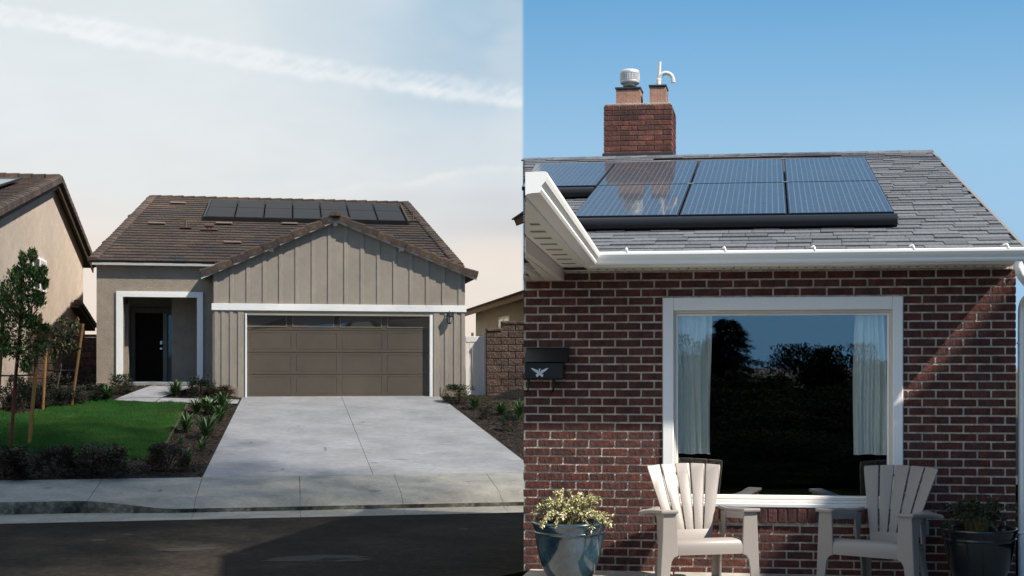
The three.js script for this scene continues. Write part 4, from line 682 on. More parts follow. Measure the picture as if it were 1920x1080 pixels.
shrub('green', 3, 'small dark green shrub in the right bed nearest the driveway', 955, 808, 34, 30);
shrub('green', 1, 'small bushy shrub at the right corner of the mulch bed', 958, 790, 30, 20);
// strap-leaved clumps
function clumpGeo(seed, n = 80) {
  const R = rng(seed), P = [], K = [];
  for (let i = 0; i < n; i++) {
    const a = R() * 6.28, up = 0.35 + 0.65 * R(), reach = 0.5 * (0.35 + 0.75 * R()), w = 0.036 + 0.018 * R(), N = 6, pts = [], c = [[0.035, 0.085, 0.016], [0.055, 0.12, 0.025], [0.025, 0.06, 0.012], [0.09, 0.15, 0.04]][Math.floor(R() * 4)];
    for (let k = 0; k <= N; k++) { const t = k / N, r = reach * Math.pow(t, 1.35), y = up * (1.55 * t - 0.75 * t * t * (1 + 0.5 * reach)); pts.push(V(Math.cos(a) * (r + 0.03), Math.max(0.01, y), Math.sin(a) * (r + 0.03))); }
    const s = V(-Math.sin(a), 0, Math.cos(a));
    for (let k = 0; k < N; k++) { const w0 = w * (1 - (k / N) ** 2 * 0.9) / 2, w1 = w * (1 - ((k + 1) / N) ** 2 * 0.97) / 2, A = pts[k].clone().addScaledVector(s, w0), B = pts[k].clone().addScaledVector(s, -w0), D = pts[k + 1].clone().addScaledVector(s, w1), E = pts[k + 1].clone().addScaledVector(s, -w1); for (const q of [A, B, D, B, E, D]) { P.push(q.x, q.y, q.z); K.push(...c); } }
  }
  const g = new THREE.BufferGeometry(); g.setAttribute('position', new THREE.Float32BufferAttribute(P, 3)); g.setAttribute('color', new THREE.Float32BufferAttribute(K, 3)); g.computeVertexNormals(); return g;
}
const clumps = [1, 2, 3].map((s) => clumpGeo(100 + s));
const clumpG = 'strap-leaved clumps in the bed left of the driveway';
[[392, 778, 62, 44, 'at the top of the driveway bed, leafiest of its row', clumpG], [418, 776, 52, 48, 'beside the driveway just under the walk', clumpG], [368, 776, 40, 34, 'at the upper corner of the lawn edging', clumpG], [350, 812, 52, 46, 'against the lawn edging halfway down', clumpG], [388, 823, 62, 56, 'in the middle of the driveway bed', clumpG], [412, 792, 44, 40, 'close to the driveway edge', clumpG], [379, 847, 34, 34, 'small one near the driveway below the middle', clumpG], [351, 875, 40, 42, 'lowest of the driveway bed beside the red shrub', clumpG], [340, 838, 18, 28, 'thin one beside the lower lawn edging', clumpG], [234, 882, 24, 26, 'thin one between two red shrubs by the sidewalk'], [329, 742, 46, 34, 'right of the porch walk'], [203, 752, 46, 36, 'left of the porch walk by the wall corner'], [890, 768, 36, 30, 'right of the driveway by the garage corner'], [940, 779, 44, 32, 'bright one in the middle of the right bed'], [974, 787, 40, 44, 'at the seam edge of the right bed'], [418, 754, 30, 22, 'under the reddish shrub by the garage']].forEach(([px, py, w, h, t, g], i) => plantAt(FL, 'strap_leaf_plant', 'arching green strap-leaved clump, ' + t, 'plant', px, py, w * 1.35, h * 1.3, [['foliage', clumps[i % 3], leafMat, true]], g, i * 1.7));

// young trees with stakes
{
  const T0 = onL(20, 836), k = Math.abs(FL.world(T0.x, T0.y, T0.z).z) / F, at = (px, py, dz = 0) => FL.z(px, py, T0.z + dz);
  const t1 = thing('young_tree', 'young bushy tree with a red trunk tied between stakes on the lawn', 'tree', FL, T0.toArray());
  part('trunk', [tube([T0.clone().setY(T0.y - 0.05), at(24, 780), at(30, 700), at(36, 640), at(40, 570), at(43, 510)], 0.034, 30, 8), ...[[36, 640, 10, 600, 0.3], [34, 650, 66, 620, -0.2], [38, 600, 14, 548, 0.25], [39, 590, 72, 560, 0.2], [40, 570, 20, 520, -0.3], [41, 560, 62, 505, 0.1], [32, 670, 62, 672, 0.3], [32, 670, 8, 650, -0.3]].map(([a, b, c, d, z]) => tube([at(a, b), at((a + c) / 2, (b + d) / 2 + 6, z * 0.6), at(c, d, z)], 0.011, 10, 6))], redBark, t1);
  const clump = [[42, 490, 10, 16], [32, 520, 22, 20], [56, 512, 18, 16], [74, 522, 16, 14], [20, 545, 36, 24], [52, 548, 34, 26], [10, 570, 26, 22], [40, 580, 40, 26], [72, 566, 18, 16], [18, 602, 34, 24], [54, 606, 30, 20], [6, 632, 28, 18], [34, 634, 40, 18], [66, 616, 24, 18], [20, 656, 34, 14], [52, 660, 34, 22], [74, 650, 22, 20], [48, 684, 16, 14], [10, 648, 22, 18], [84, 618, 9, 8], [-6, 600, 20, 30], [60, 482, 12, 12], [80, 512, 10, 10], [84, 536, 9, 9]];
  part('crown', leafCloud(8200, 51, (R) => { const c = clump[Math.floor(R() * clump.length)], a = R() * 6.28, r = Math.sqrt(R()) * (R() < 0.22 ? 1.5 : 1); const p = at(c[0] + Math.cos(a) * r * c[2] * 0.55, c[1] + Math.sin(a) * r * c[3] * 0.75, (R() - 0.5) * 1.1 * (1 - 0.5 * r)); return [p, p.clone().sub(at(38, 620)).normalize().add(V(0, 0.7, 0))]; }, 0.098, 0.036, [[0.045, 0.095, 0.017], [0.028, 0.062, 0.013], [0.085, 0.16, 0.026], [0.018, 0.04, 0.010], [0.038, 0.08, 0.014], [0.16, 0.22, 0.035]]), leafMat, t1, { kind: 'stuff' });
  const stake = (label, a, b, m, r = 0.033) => { const s = thing('tree_stake', label, 'stake', FL, a.toArray(), undefined); part('pole', rod(a.clone().setY(a.y - 0.1), b, r, r, 10), m, s); part('tip', rod(b, b.clone().add(b.clone().sub(a).normalize().multiplyScalar(0.012)), r, r * 0.86, 10), m, s); };
  const s1 = onL(54, 836); stake('yellow wooden stake leaning right of the red trunk', s1, FL.z(76, 589, s1.z), stakeM, 0.036);
  const s2 = onL(-9, 834); stake('wooden stake at the left edge behind the bushy crown', s2, FL.z(6, 588, s2.z), stakeM, 0.036);
  single('tree_tie', [tube([FL.z(-6, 704, s2.z), at(29, 704.5, 0.03), FL.z(66, 702.5, s1.z)], 0.016, 16, 6)], M.black, 'black rubber tie joining the red trunk to its stakes', 'tree tie', FL, at(29, 704).toArray());
  const U0 = onL(106, 764), au = (px, py, dz = 0) => FL.z(px, py, U0.z + dz), t2 = thing('young_tree', 'thin young tree with sparse yellowish leaves before the block wall', 'tree', FL, U0.toArray());
  part('trunk', [tube([U0.clone().setY(U0.y - 0.05), au(108, 725), au(114, 690), au(116, 650), au(119, 605)], 0.019, 24, 7), ...[[115, 660, 92, 640, 0.1], [116, 648, 140, 612, 0.15], [117, 635, 104, 612, -0.1], [115, 665, 132, 650, 0.1]].map(([a, b, c, d, z]) => tube([au(a, b), au((a + c) / 2, (b + d) / 2 + 3, z), au(c, d, z)], 0.008, 8, 5))], greyBark, t2);
  const c2 = [[118, 602, 10, 8], [140, 608, 14, 8], [108, 626, 16, 12], [100, 645, 12, 12], [92, 660, 12, 12], [128, 632, 14, 10], [112, 650, 14, 14], [132, 650, 12, 10], [104, 668, 12, 8]];
  part('crown', leafCloud(460, 57, (R) => { const c = c2[Math.floor(R() * c2.length)]; const p = au(c[0] + (R() - 0.5) * c[2] * 1.2, c[1] + (R() - 0.5) * c[3] * 1.6, (R() - 0.5) * 0.5); return [p, V(R() - 0.5, 0.2 - R() * 0.5, R() - 0.5)]; }, 0.16, 0.055, [[0.05, 0.065, 0.018], [0.03, 0.045, 0.013], [0.12, 0.085, 0.022], [0.022, 0.034, 0.011]], 0.35), leafMat, t2, { kind: 'stuff' });
  const s3 = onL(80, 769); stake('yellow stake standing left of the thin young tree', s3, FL.z(87, 648, s3.z), stakeM);
  const s4 = onL(133, 764); stake('brown stake leaning right of the thin young tree', s4, FL.z(155.5, 608, s4.z), stakeD);
  single('tree_tie', [tube([FL.z(84, 693.5, s3.z), au(113, 694.5, 0.02), FL.z(143, 694.5, s4.z)], 0.014, 14, 6)], M.black, 'lower black tie of the thin young tree', 'tree tie', FL, au(113, 694).toArray());
  single('tree_tie', [tube([FL.z(87, 650, s3.z), au(117, 648, 0.02), FL.z(150, 644, s4.z)], 0.011, 14, 6)], M.black, 'upper black tie of the thin young tree', 'tree tie', FL, au(117, 648).toArray());
}

// ================================================================== RIGHT: the brick house
const CR = FR.eye, SEAM = -0.04605;                           // the brick house ends on a plane through world X = SEAM * depth
function seamX(z, pad = 0.004) { return (SEAM * -(FR.o.z + z * FR.c) - FR.o.x - z * FR.s + pad) / (FR.c - SEAM * -FR.s * -1 * -1); }
function seam(z, pad = 0.004) {                               // local x on that plane at local z, solved exactly
  let x = -2; for (let i = 0; i < 30; i++) { const w = FR.world(x, 0, z), d = -w.z, err = w.x - SEAM * d - pad; x -= err / FR.c; } return x;
}
const yTop = FR.z(1468, 503, 0).y, xWR = FR.z(1905, 600, 0).x, xWL = seam(0);
const wx0 = FR.z(1243, 700, 0).x, wx1 = FR.z(1693, 700, 0).x, wyT = FR.z(1468, 557, 0).y, wyB = FR.z(1468, 952, 0).y;
const brickHouse = thing('brick_house', 'dark red brick house with large window, grey shingle roof and white gutters', 'house', FR, [0, 0, -0.1]);
{
  single('terrace', hull8([FR.world(seam(0.0, 0.03), -1.4, 0.0), V(-5.8, -1.4, -4), V(-5.8, -1.4, 40), V(40, -1.4, 40), V(40, -1.4, -20), FR.world(6, -1.4, -9), FR.world(seam(-9, 0.05), -1.4, -9)], [FR.world(seam(0.0, 0.03), 0, 0.0), V(-5.8, 0, -4), V(-5.8, 0, 40), V(40, 0, 40), V(40, 0, -20), FR.world(6, 0, -9), FR.world(seam(-9, 0.05), 0, -9)]), phys([0.010, 0.014, 0.006], { map: tGrass, roughness: 1, specularIntensity: 0 }), 'dark ground-cover terrace in front of the brick wall', 'structure', FW, [0, 0, -8]);
  const strip = thing('patio', 'pale concrete strip along the foot of the brick wall', 'structure', FR, [0, 0, 1]);
  const pale = mat([0.50, 0.475, 0.43], { map: tConc, bumpMap: bFine, bumpScale: 0.0015, roughness: 0.92 }); for (let k = 0; k < 4; k++) for (let j = 0; j < 3; j++) part('paving_slab', cbox(seam(0, 0.04) + 0.02 + k * 1.15, seam(0, 0.04) + 0.02 + (k + 1) * 1.15 - 0.012, -0.05, 0.018, 0.003 + j * 1.75, 1.74 + j * 1.75, 0.006), pale, strip);
  const wall = part('brick_wall', extr([[xWL + 0.004, 0.004], [xWR - 0.004, 0.004], [xWR - 0.004, yTop + 0.1], [xWL + 0.004, yTop + 0.1]], -0.26, -0.0055, 0, [[[wx0 + 0.004, wyB], [wx0 + 0.004, wyT], [wx1 - 0.004, wyT], [wx1 - 0.004, wyB]]]), M.mortar, brickHouse, { label: 'pale mortar of the dark red brick wall' });
  const tones = [[0.150, 0.052, 0.042], [0.132, 0.044, 0.037], [0.172, 0.060, 0.046], [0.118, 0.043, 0.039], [0.160, 0.049, 0.037], [0.142, 0.055, 0.049]];
  const bm = tones.map((c) => mat(c, { map: tBrick, bumpMap: bBrick, bumpScale: 0.004, roughness: 0.92 }));
  const CO = 15.93 / (F / 10.8), MO = 0.2065, J = 0.0135, R = rng(71), list = [];
  const yCap = FR.z(1468, 507.5, 0).y, rows = Math.ceil(yCap / CO);
  const lengths = [MO - J, MO * 0.75 - J, MO * 0.5 - J, MO * 0.25 - J];
  for (let r = 0; r < rows; r++) {
    const y1 = yCap - r * CO - J / 2, y0 = y1 - CO + J, off = (r % 2 ? 0.5 : 0) * MO, cut = (y0 + y1) / 2 < wyT && (y0 + y1) / 2 > wyB, sillRow = (y0 + y1) / 2 < wyB && (y0 + y1) / 2 > FR.z(1468, 981, 0).y;
    for (let c = -1; c < 22; c++) {
      let a = xWL + off + (c - 0.4) * MO, b = a + MO - J; a = Math.max(a, xWL); b = Math.min(b, xWR); if (b - a < 0.025) continue;
      const holes = cut ? [wx0 - 0.002, wx1 + 0.002] : sillRow ? [FR.z(1238, 960, 0).x, FR.z(1700, 960, 0).x] : null;
      const pieces = holes ? [[a, Math.min(b, holes[0] - 0.004)], [Math.max(a, holes[1] + 0.004), b]] : [[a, b]];
      for (const [p, q] of pieces) if (q - p > 0.02) list.push({ p, q, y0, y1, rank: (q - p < 0.17 ? 2 : 0) + (y0 < 0.45 ? 1.2 : 0) + ((p > 0.35 && p < 1.25 && y0 < 0.9) || (p > -1.1 && p < -0.35 && y0 < 0.9) ? 0.9 : 0) + R() * 0.1 });
    }
  }
  list.sort((a, b) => a.rank - b.rank);
  const geos = [0, 1, 2, 3, 4, 5].map((k) => boxUV(cbox(-0.5 * (MO - J), 0.5 * (MO - J), -0.5 * (CO - J), 0.5 * (CO - J), -0.09, 0, 0.0028), 1, k * 0.23, k * 0.31));
  const rest = [], restK = [];
  list.forEach((e, i) => {
    const t = Math.floor(R() * 6), g = Math.floor(R() * 6), pos = [(e.p + e.q) / 2, (e.y0 + e.y1) / 2 + (R() - 0.5) * 0.0015, (R() - 0.5) * 0.004], rot = [0, 0, (R() - 0.5) * 0.006], sc = [(e.q - e.p) / (MO - J), 1, 1];
    if (i < 300 - 60) put('brick', geos[g], bm[t], wall, pos, rot, sc); else { rest.push(geos[g].clone().scale(...sc).rotateZ(rot[2]).translate(...pos)); restK.push(t); }
  });
  // soldier bricks under the window count with the 300
  const sb0 = FR.z(1240, 960, 0).x, sb1 = FR.z(1699, 960, 0).x, sy1 = wyB - 0.004, sy0 = FR.z(1468, 980, 0).y, ns = 25, sg = [0, 1, 2].map((k) => boxUV(cbox(-0.5 * ((sb1 - sb0) / ns - 0.011), 0.5 * ((sb1 - sb0) / ns - 0.011), -(sy1 - sy0) / 2, (sy1 - sy0) / 2, -0.11, 0, 0.005), 1, k * 0.4, k * 0.2));
  for (let i = 0; i < ns; i++) put('brick', sg[i % 3], bm[Math.floor(R() * 6)], wall, [lerp(sb0, sb1, (i + 0.5) / ns), (sy0 + sy1) / 2, 0.022 + R() * 0.004], [0.05, 0, (R() - 0.5) * 0.02]);
  const rg = merge(rest), kc = new Float32Array(rg.attributes.position.count * 3); let o = 0; rest.forEach((g, i) => { const n = g.attributes.position.count; for (let k = 0; k < n; k++, o++) kc.set(tones[restK[i]], o * 3); }); rg.setAttribute('color', new THREE.BufferAttribute(kc, 3));
  part('brick', rg, new THREE.MeshStandardMaterial({ vertexColors: true, map: tBrick, bumpMap: bBrick, bumpScale: 0.004, roughness: 0.92 }), wall, { kind: 'stuff' });
  // other walls, floor and ceiling of the house: the room behind the window is closed and dark
  const zB = -10.2, xBl = seam(zB, 0.02) + 0.02;
  const lw = (y0, y1) => hull8([V(xWL + 0.004, y0, -0.262), V(xWL + 0.22, y0, -0.262), V(xBl + 0.22, y0, zB), V(xBl, y0, zB)], [V(xWL + 0.004, y1, -0.262), V(xWL + 0.22, y1, -0.262), V(xBl + 0.22, y1, zB), V(xBl, y1, zB)]);
  part('side_wall', lw(0, yTop), M.stuccoCream, brickHouse); part('side_wall', cbox(xWR - 0.22, xWR - 0.004, 0.0, yTop, zB, -0.262), bm[1], brickHouse);
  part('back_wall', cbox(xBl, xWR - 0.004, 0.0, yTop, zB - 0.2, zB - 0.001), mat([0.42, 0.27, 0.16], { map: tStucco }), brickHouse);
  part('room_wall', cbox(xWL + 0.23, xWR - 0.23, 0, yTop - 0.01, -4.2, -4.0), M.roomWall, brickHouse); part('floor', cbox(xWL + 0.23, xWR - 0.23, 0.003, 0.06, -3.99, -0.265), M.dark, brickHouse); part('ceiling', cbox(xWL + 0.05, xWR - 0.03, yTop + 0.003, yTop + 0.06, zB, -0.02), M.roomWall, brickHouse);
  // window: casing, sash, pane, sill
  const win = part('window', [cbox(wx0, FR.z(1263, 700, 0).x, wyB + 0.04, wyT, -0.2, 0.012), cbox(FR.z(1674, 700, 0).x, wx1, wyB + 0.04, wyT, -0.2, 0.012), cbox(FR.z(1263, 700, 0).x + 0.001, FR.z(1674, 700, 0).x - 0.001, FR.z(1468, 581, 0).y, wyT, -0.2, 0.012)], M.white, brickHouse, { label: 'wide white-framed picture window' });
  const ix0 = FR.z(1263, 700, 0).x + 0.001, ix1 = FR.z(1674, 700, 0).x - 0.001, iyT = FR.z(1468, 581, 0).y - 0.001, iyB = FR.z(1468, 938, 0).y, zs = -0.055, gx0 = FR.z(1271, 700, zs).x, gx1 = FR.z(1664, 700, zs).x, gyT = FR.z(1468, 591, zs).y, gyB = FR.z(1468, 929.5, zs).y;
  part('sash', extr([[ix0, iyB], [ix1, iyB], [ix1, iyT], [ix0, iyT]], -0.12, zs + 0.025, 0.004, [[[gx0 - 0.016, gyB - 0.016], [gx0 - 0.016, gyT + 0.016], [gx1 + 0.016, gyT + 0.016], [gx1 + 0.016, gyB - 0.016]]]), mat([0.66, 0.60, 0.53], { roughness: 0.45 }), win, { label: 'beige bead of the picture window' });
  part('sash', extr([[gx0 - 0.015, gyB - 0.015], [gx1 + 0.015, gyB - 0.015], [gx1 + 0.015, gyT + 0.015], [gx0 - 0.015, gyT + 0.015]], -0.13, zs, 0.003, [[[gx0, gyB], [gx0, gyT], [gx1, gyT], [gx1, gyB]]]), M.white, win);
  part('pane', cbox(gx0 + 0.0005, gx1 - 0.0005, gyB + 0.0005, gyT - 0.0005, -0.092, -0.086, 0.0005), phys([0.97, 1.0, 0.99], { transmission: 1, thickness: 0, roughness: 0.0, ior: 2.33, specularIntensity: 1, specularColor: lin(0.55, 0.88, 1.0) }), win, { label: 'large reflecting pane' });
  part('sill', cbox(wx0, wx1, wyB + 0.002, wyB + 0.034, -0.2, 0.03, 0.006), M.sillWhite, win, { label: 'white sill' }); part('sash', cbox(FR.z(1243, 930, 0).x, wx1, wyB + 0.0345, iyB - 0.001, -0.2, -0.022, 0.004), M.sillWhite, win);
  // curtains
  const curtain = (px0, px1, pyB, seed, label) => {
    const z0 = -0.17, a = FR.z(px0, 700, z0).x, b = FR.z(px1, 700, z0).x, t = FR.z(1468, 583, z0).y, bt = FR.z(1468, pyB, z0).y, c = thing('curtain', label, 'curtain', FR, [(a + b) / 2, bt, z0]), N = 60, MV = 14, T = [];
    const w = (i, j) => { const s = i / N, v = j / MV, fl = 1 + 0.05 * Math.sin(v * 2 + seed); return V(lerp(a, b, s) + 0.02 * Math.sin(v * 3 + s * 4 + seed) * v, lerp(bt + 0.003 * Math.sin(s * 9 + seed), t, v), z0 + 0.026 * Math.sin(s * 25 * fl + seed) * (0.6 + 0.5 * Math.sin(s * 7 + seed * 2)) + 0.012 * Math.sin(s * 61 + v * 2)); };
    for (let i = 0; i < N; i++) for (let j = 0; j < MV; j++) { const p = w(i, j), q = w(i + 1, j), r = w(i + 1, j + 1), s = w(i, j + 1); for (const e of [p, q, r, p, r, s]) T.push(e.x, e.y, e.z); }
    const g = new THREE.BufferGeometry(); g.setAttribute('position', new THREE.Float32BufferAttribute(T, 3)); g.deleteAttribute('normal'); const idx = mergeByPos(g); part('fabric', idx, new THREE.MeshPhysicalMaterial({ color: lin(0.93, 0.93, 0.90), roughness: 0.95, side: THREE.DoubleSide, transmission: 0.12, thickness: 0 }), c);
    part('hem', tube(Array.from({ length: 31 }, (_, k) => w(k * 2, 0).add(V(0, 0, 0))), 0.006, 60, 5), M.white, c);
  };
  curtain(1272, 1331, 851, 1.2, 'pale curtain hanging at the left end of the picture window');
  curtain(1601, 1664, 850, 3.9, 'pale curtain hanging at the right end of the picture window');
}
function mergeByPos(g) { // smooth normals for a grid given as loose triangles
  const p = g.attributes.position, map = new Map(), acc = [], n = new Float32Array(p.count * 3), id = [];
  for (let i = 0; i < p.count; i++) { const k = Math.round(p.getX(i) * 1e4) + '_' + Math.round(p.getY(i) * 1e4) + '_' + Math.round(p.getZ(i) * 1e4); if (!map.has(k)) { map.set(k, acc.length); acc.push(V(0, 0, 0)); } id.push(map.get(k)); }
  for (let i = 0; i < p.count; i += 3) { const a = V(0, 0, 0).fromBufferAttribute(p, i), b = V(0, 0, 0).fromBufferAttribute(p, i + 1), c = V(0, 0, 0).fromBufferAttribute(p, i + 2), m = b.sub(a).cross(c.sub(a)); for (let k = 0; k < 3; k++) acc[id[i + k]].add(m); }
  acc.forEach((v) => v.normalize()); for (let i = 0; i < p.count; i++) { n[3 * i] = acc[id[i]].x; n[3 * i + 1] = acc[id[i]].y; n[3 * i + 2] = acc[id[i]].z; }
  g.setAttribute('normal', new THREE.BufferAttribute(n, 3)); const uv = new Float32Array(p.count * 2); for (let i = 0; i < p.count; i++) { uv[2 * i] = p.getX(i); uv[2 * i + 1] = p.getY(i); } g.setAttribute('uv', new THREE.BufferAttribute(uv, 2)); return g;
}

// ---- roof of the brick house
const zEv = 0.33, pE = FR.z(1468, 470.5, zEv), yEv = pE.y, TAN = 0.28, zRg = zEv - 5.76, yRg = yEv + TAN * 5.76;
const vR = V(0, TAN, -1).normalize(), nR = V(0, 1, TAN).normalize(), LR = 5.76 * Math.hypot(1, TAN);
const roofPt = (x, s, off = 0) => V(x, yEv, zEv).addScaledVector(vR, s).addScaledVector(nR, off).setX(x);
const roofPx = (px, py, off = 0) => { const p = FR.plane(px, py, roofPt(0, 0, off), nR); return [p.x, p.clone().sub(roofPt(0, 0, off)).dot(vR)]; };
{
  const xE = FR.z(1921, 470, zEv).x, xRg = FR.z(1745, 290, zRg).x, xl = (s) => seam(zEv - s * vR.z * -1 * 1), lx = (s) => seam(zEv + s * vR.z);
  const deck = part('roof', [slab([roofPt(lx(0), 0, -0.012), roofPt(xE, 0, -0.012), roofPt(xRg, LR, -0.012), roofPt(lx(LR), LR, -0.012)], 0.06), slab([V(lx(LR), yRg - 0.014, zRg - 0.002), V(xRg, yRg - 0.014, zRg - 0.002), V(xRg, yEv, 2 * zRg - zEv), V(seam(2 * zRg - zEv, 0.02), yEv, 2 * zRg - zEv)], 0.06)], mat([0.05, 0.05, 0.055]), brickHouse, { label: 'dark roof deck under the grey shingles' });
  const shT = [[0.19, 0.212, 0.252], [0.164, 0.184, 0.22], [0.212, 0.234, 0.275], [0.142, 0.16, 0.193], [0.18, 0.2, 0.236]], shM = shT.map((c) => mat(c, { map: tShingle, bumpMap: bFine, bumpScale: 0.003, roughness: 0.95 }));
  const R = rng(5), list = [], ex = 0.147, rows = Math.floor(LR / ex);
  const aL = roofPx(1062, 400, 0.1)[1], aM = roofPx(1473, 341.5, 0.1)[1], aR = roofPx(1690, 400, 0.1)[0], aLx = roofPx(1095, 370, 0.1)[0];
  for (let r = 0; r < rows; r++) {
    const s = r * ex; let x = lx(s) - 0.2 * R();
    while (x < lerp(xE, xRg, s / LR)) {
      const w = 0.17 + 0.19 * R(), x0 = Math.max(x, lx(s) + 0.002), x1 = Math.min(x + w, lerp(xE, xRg, s / LR) - 0.004); x += w;
      if (x1 - x0 < 0.04) continue; const under = s > aL + 0.25 && x0 > aLx + 0.3 && x1 < aR - 0.25 && s < LR - 0.35; if (under) continue;
      list.push([x0, x1, s, R() < 0.4 ? 0.0025 : 0]);
    }
  }
  list.sort((a, b) => (a[2] - b[2]));
  const sg = cbox(-0.5, 0.5, 0, 0.011, 0, ex * 1.1, 0.0015), B = new THREE.Matrix4().makeBasis(V(1, 0, 0), nR, vR), bb = rootBase(deck), mats = [], tilt = new THREE.Matrix4().makeRotationX(0.055);
  list.forEach(([x0, x1, s, lift], i) => {
    const p = roofPt((x0 + x1) / 2, s - 0.005 * R(), lift - 0.002).sub(bb), m = new THREE.Matrix4().makeTranslation(p.x, p.y, p.z).multiply(B).multiply(tilt).multiply(new THREE.Matrix4().makeScale(x1 - x0 - 0.004, 1 + lift * 90, 1)), k = Math.floor(R() * 5);
    if (i < 300) { const t = new THREE.Mesh(sg, shM[k]); t.name = 'shingle'; t.castShadow = t.receiveShadow = true; m.decompose(t.position, t.quaternion, t.scale); deck.add(t); } else mats.push([m, k]);
  });
  const im = new THREE.InstancedMesh(sg, mat([1, 1, 1], { map: tShingle, bumpMap: bFine, bumpScale: 0.003, roughness: 0.95 }), mats.length); im.name = 'shingle'; im.userData.kind = 'stuff'; im.castShadow = im.receiveShadow = true; const cc = new THREE.Color(); mats.forEach(([m, k], i) => { im.setMatrixAt(i, m); im.setColorAt(i, cc.setRGB(...shT[k])); }); deck.add(im);
  for (let k = 0; k < 26; k++) { const a = lerp(lx(LR), xRg, k / 26), b = lerp(lx(LR), xRg, (k + 1) / 26); if (k % 1) continue; part('ridge_cap', [slab([V(a, yRg - 0.03, zRg + 0.13), V(b + 0.02, yRg - 0.026, zRg + 0.13), V(b + 0.02, yRg + 0.016, zRg), V(a, yRg + 0.012, zRg)], 0.014), slab([V(a, yRg - 0.03, zRg - 0.13), V(b + 0.02, yRg - 0.026, zRg - 0.13), V(b + 0.02, yRg + 0.0161, zRg - 0.001), V(a, yRg + 0.0121, zRg - 0.001)], 0.014)], shM[k % 5], deck); }
  part('drip_edge', hull8([roofPt(xE, 0, 0.004), roofPt(xE + 0.025, 0, 0.004), roofPt(xRg + 0.025, LR, 0.004), roofPt(xRg, LR, 0.004)], [roofPt(xE, 0, -0.09), roofPt(xE + 0.02, 0, -0.09), roofPt(xRg + 0.02, LR, -0.09), roofPt(xRg, LR, -0.09)]), mat([0.16, 0.16, 0.17]), deck);
  const gw = [V(xWR - 0.24, yTop, -0.1), V(xWR - 0.24, yTop, zRg * 2 + 0.4), V(xWR - 0.24, yRg - 0.15, zRg)]; part('gable_wall', hull8(gw, gw.map((p) => p.clone().setX(xWR - 0.03))), M.vinyl, brickHouse);
  const gl = [V(0, yTop, -0.1), V(0, yTop, zRg * 2 + 0.4), V(0, yRg - 0.15, zRg)].map((p) => p.setX(seam(p.z, 0.03))); part('gable_wall', hull8(gl, gl.map((p) => p.clone().setX(p.x + 0.1))), M.vinyl, brickHouse);
  // main gutter: one folded profile pushed along the eave
  const gut = [[0, 0], [0.012, 0.008], [0.03, 0.011], [0.062, 0.014], [0.07, 0.03], [0.068, 0.046], [0.086, 0.072], [0.094, 0.098], [0.094, 0.118], [0.085, 0.124], [0.076, 0.117], [0.074, 0.101], [0.058, 0.062], [0.054, 0.026], [0.008, 0.02], [0.006, 0.121], [0, 0.121]];
  const gy0 = FR.z(1468, 497, zEv + 0.005).y, gsc = (yEv - 0.0 - gy0) / 0.124;
  function gutterGeo(a, b, out) { const d = b.clone().sub(a), L = d.length(); d.normalize(); const g = extr(gut.map(([x, y]) => [x * 1.05, y * gsc]), 0, L); g.applyMatrix4(new THREE.Matrix4().makeBasis(out, V(0, 1, 0), d)); g.translate(a.x, a.y, a.z); const n = g.attributes.normal; g.computeVertexNormals(); return boxUV(g); }
  const xC = FR.z(1104, 480, zEv + 0.05).x, xGe = FR.z(1922, 480, zEv).x;
  part('gutter', gutterGeo(V(xGe, gy0, zEv + 0.003), V(xC, gy0, zEv + 0.003), V(0, 0, 1)), M.gutter, brickHouse, { label: 'long white gutter along the front eave' });
  part('gutter_end', extr([[0, 0], [0.062, 0.014], [0.07, 0.03], [0.068, 0.046], [0.086, 0.072], [0.094, 0.098], [0.094, 0.118], [0.085, 0.124], [0, 0.121]].map(([x, y]) => [x * 1.05, y * gsc]), 0, 0.006).applyMatrix4(new THREE.Matrix4().makeBasis(V(0, 0, 1), V(0, 1, 0), V(-1, 0, 0))).translate(xGe + 0.007, gy0, zEv + 0.003), M.gutter, brickHouse);
  for (const px of [1175, 1358, 1525, 1710, 1886]) { const x = FR.z(px, 468, zEv + 0.05).x; part('gutter_hanger', tube([V(x + 0.012, yEv - 0.006, zEv + 0.1), V(x + 0.006, yEv + 0.022, zEv + 0.09), V(x - 0.004, yEv + 0.03, zEv + 0.04), V(x - 0.012, yEv + 0.028, zEv - 0.01)], 0.006, 10, 5), M.white, brickHouse); }
  part('fascia_board', cbox(xC, xGe - 0.02, gy0 - 0.004, yEv - 0.03, zEv - 0.022, zEv + 0.002, 0.003), M.white, brickHouse);
  const sf = 0.35; for (let x = xC - 0.3; x < xGe - 0.05; x += sf) part('soffit_panel', cbox(x + 0.003, Math.min(x + sf - 0.003, xGe - 0.02), yTop + 0.002, yTop + 0.012, 0.004, zEv - 0.023, 0.002), M.vinyl, brickHouse);
  part('vent_hole', Array.from({ length: 48 }, (_, k) => cbox(xC + 0.02 + k * 0.0705, xC + 0.042 + k * 0.0705, yTop - 0.001, yTop + 0.0018, 0.03, 0.05, 0.0005)), M.black, brickHouse);
  part('frieze', cbox(xWL + 0.02, xWR - 0.005, yTop - 0.006, yTop + 0.0015, 0.001, 0.022, 0.002), M.vinyl, brickHouse);
  // downspout at the right corner
  const dx = FR.z(1917, 700, -0.05).x, dp = part('downspout', [tube([V(xGe - 0.05, gy0 + 0.01, zEv + 0.04), V(xGe - 0.05, gy0 - 0.06, zEv + 0.04), V(dx + 0.02, gy0 - 0.2, zEv - 0.12), V(dx + 0.005, gy0 - 0.30, -0.05), V(dx, gy0 - 0.42, -0.05), V(dx, 1.2, -0.05), V(dx, 0.02, -0.05)], 0.034, 60, 12)], M.gutter, brickHouse, { label: 'white downspout at the right corner' });
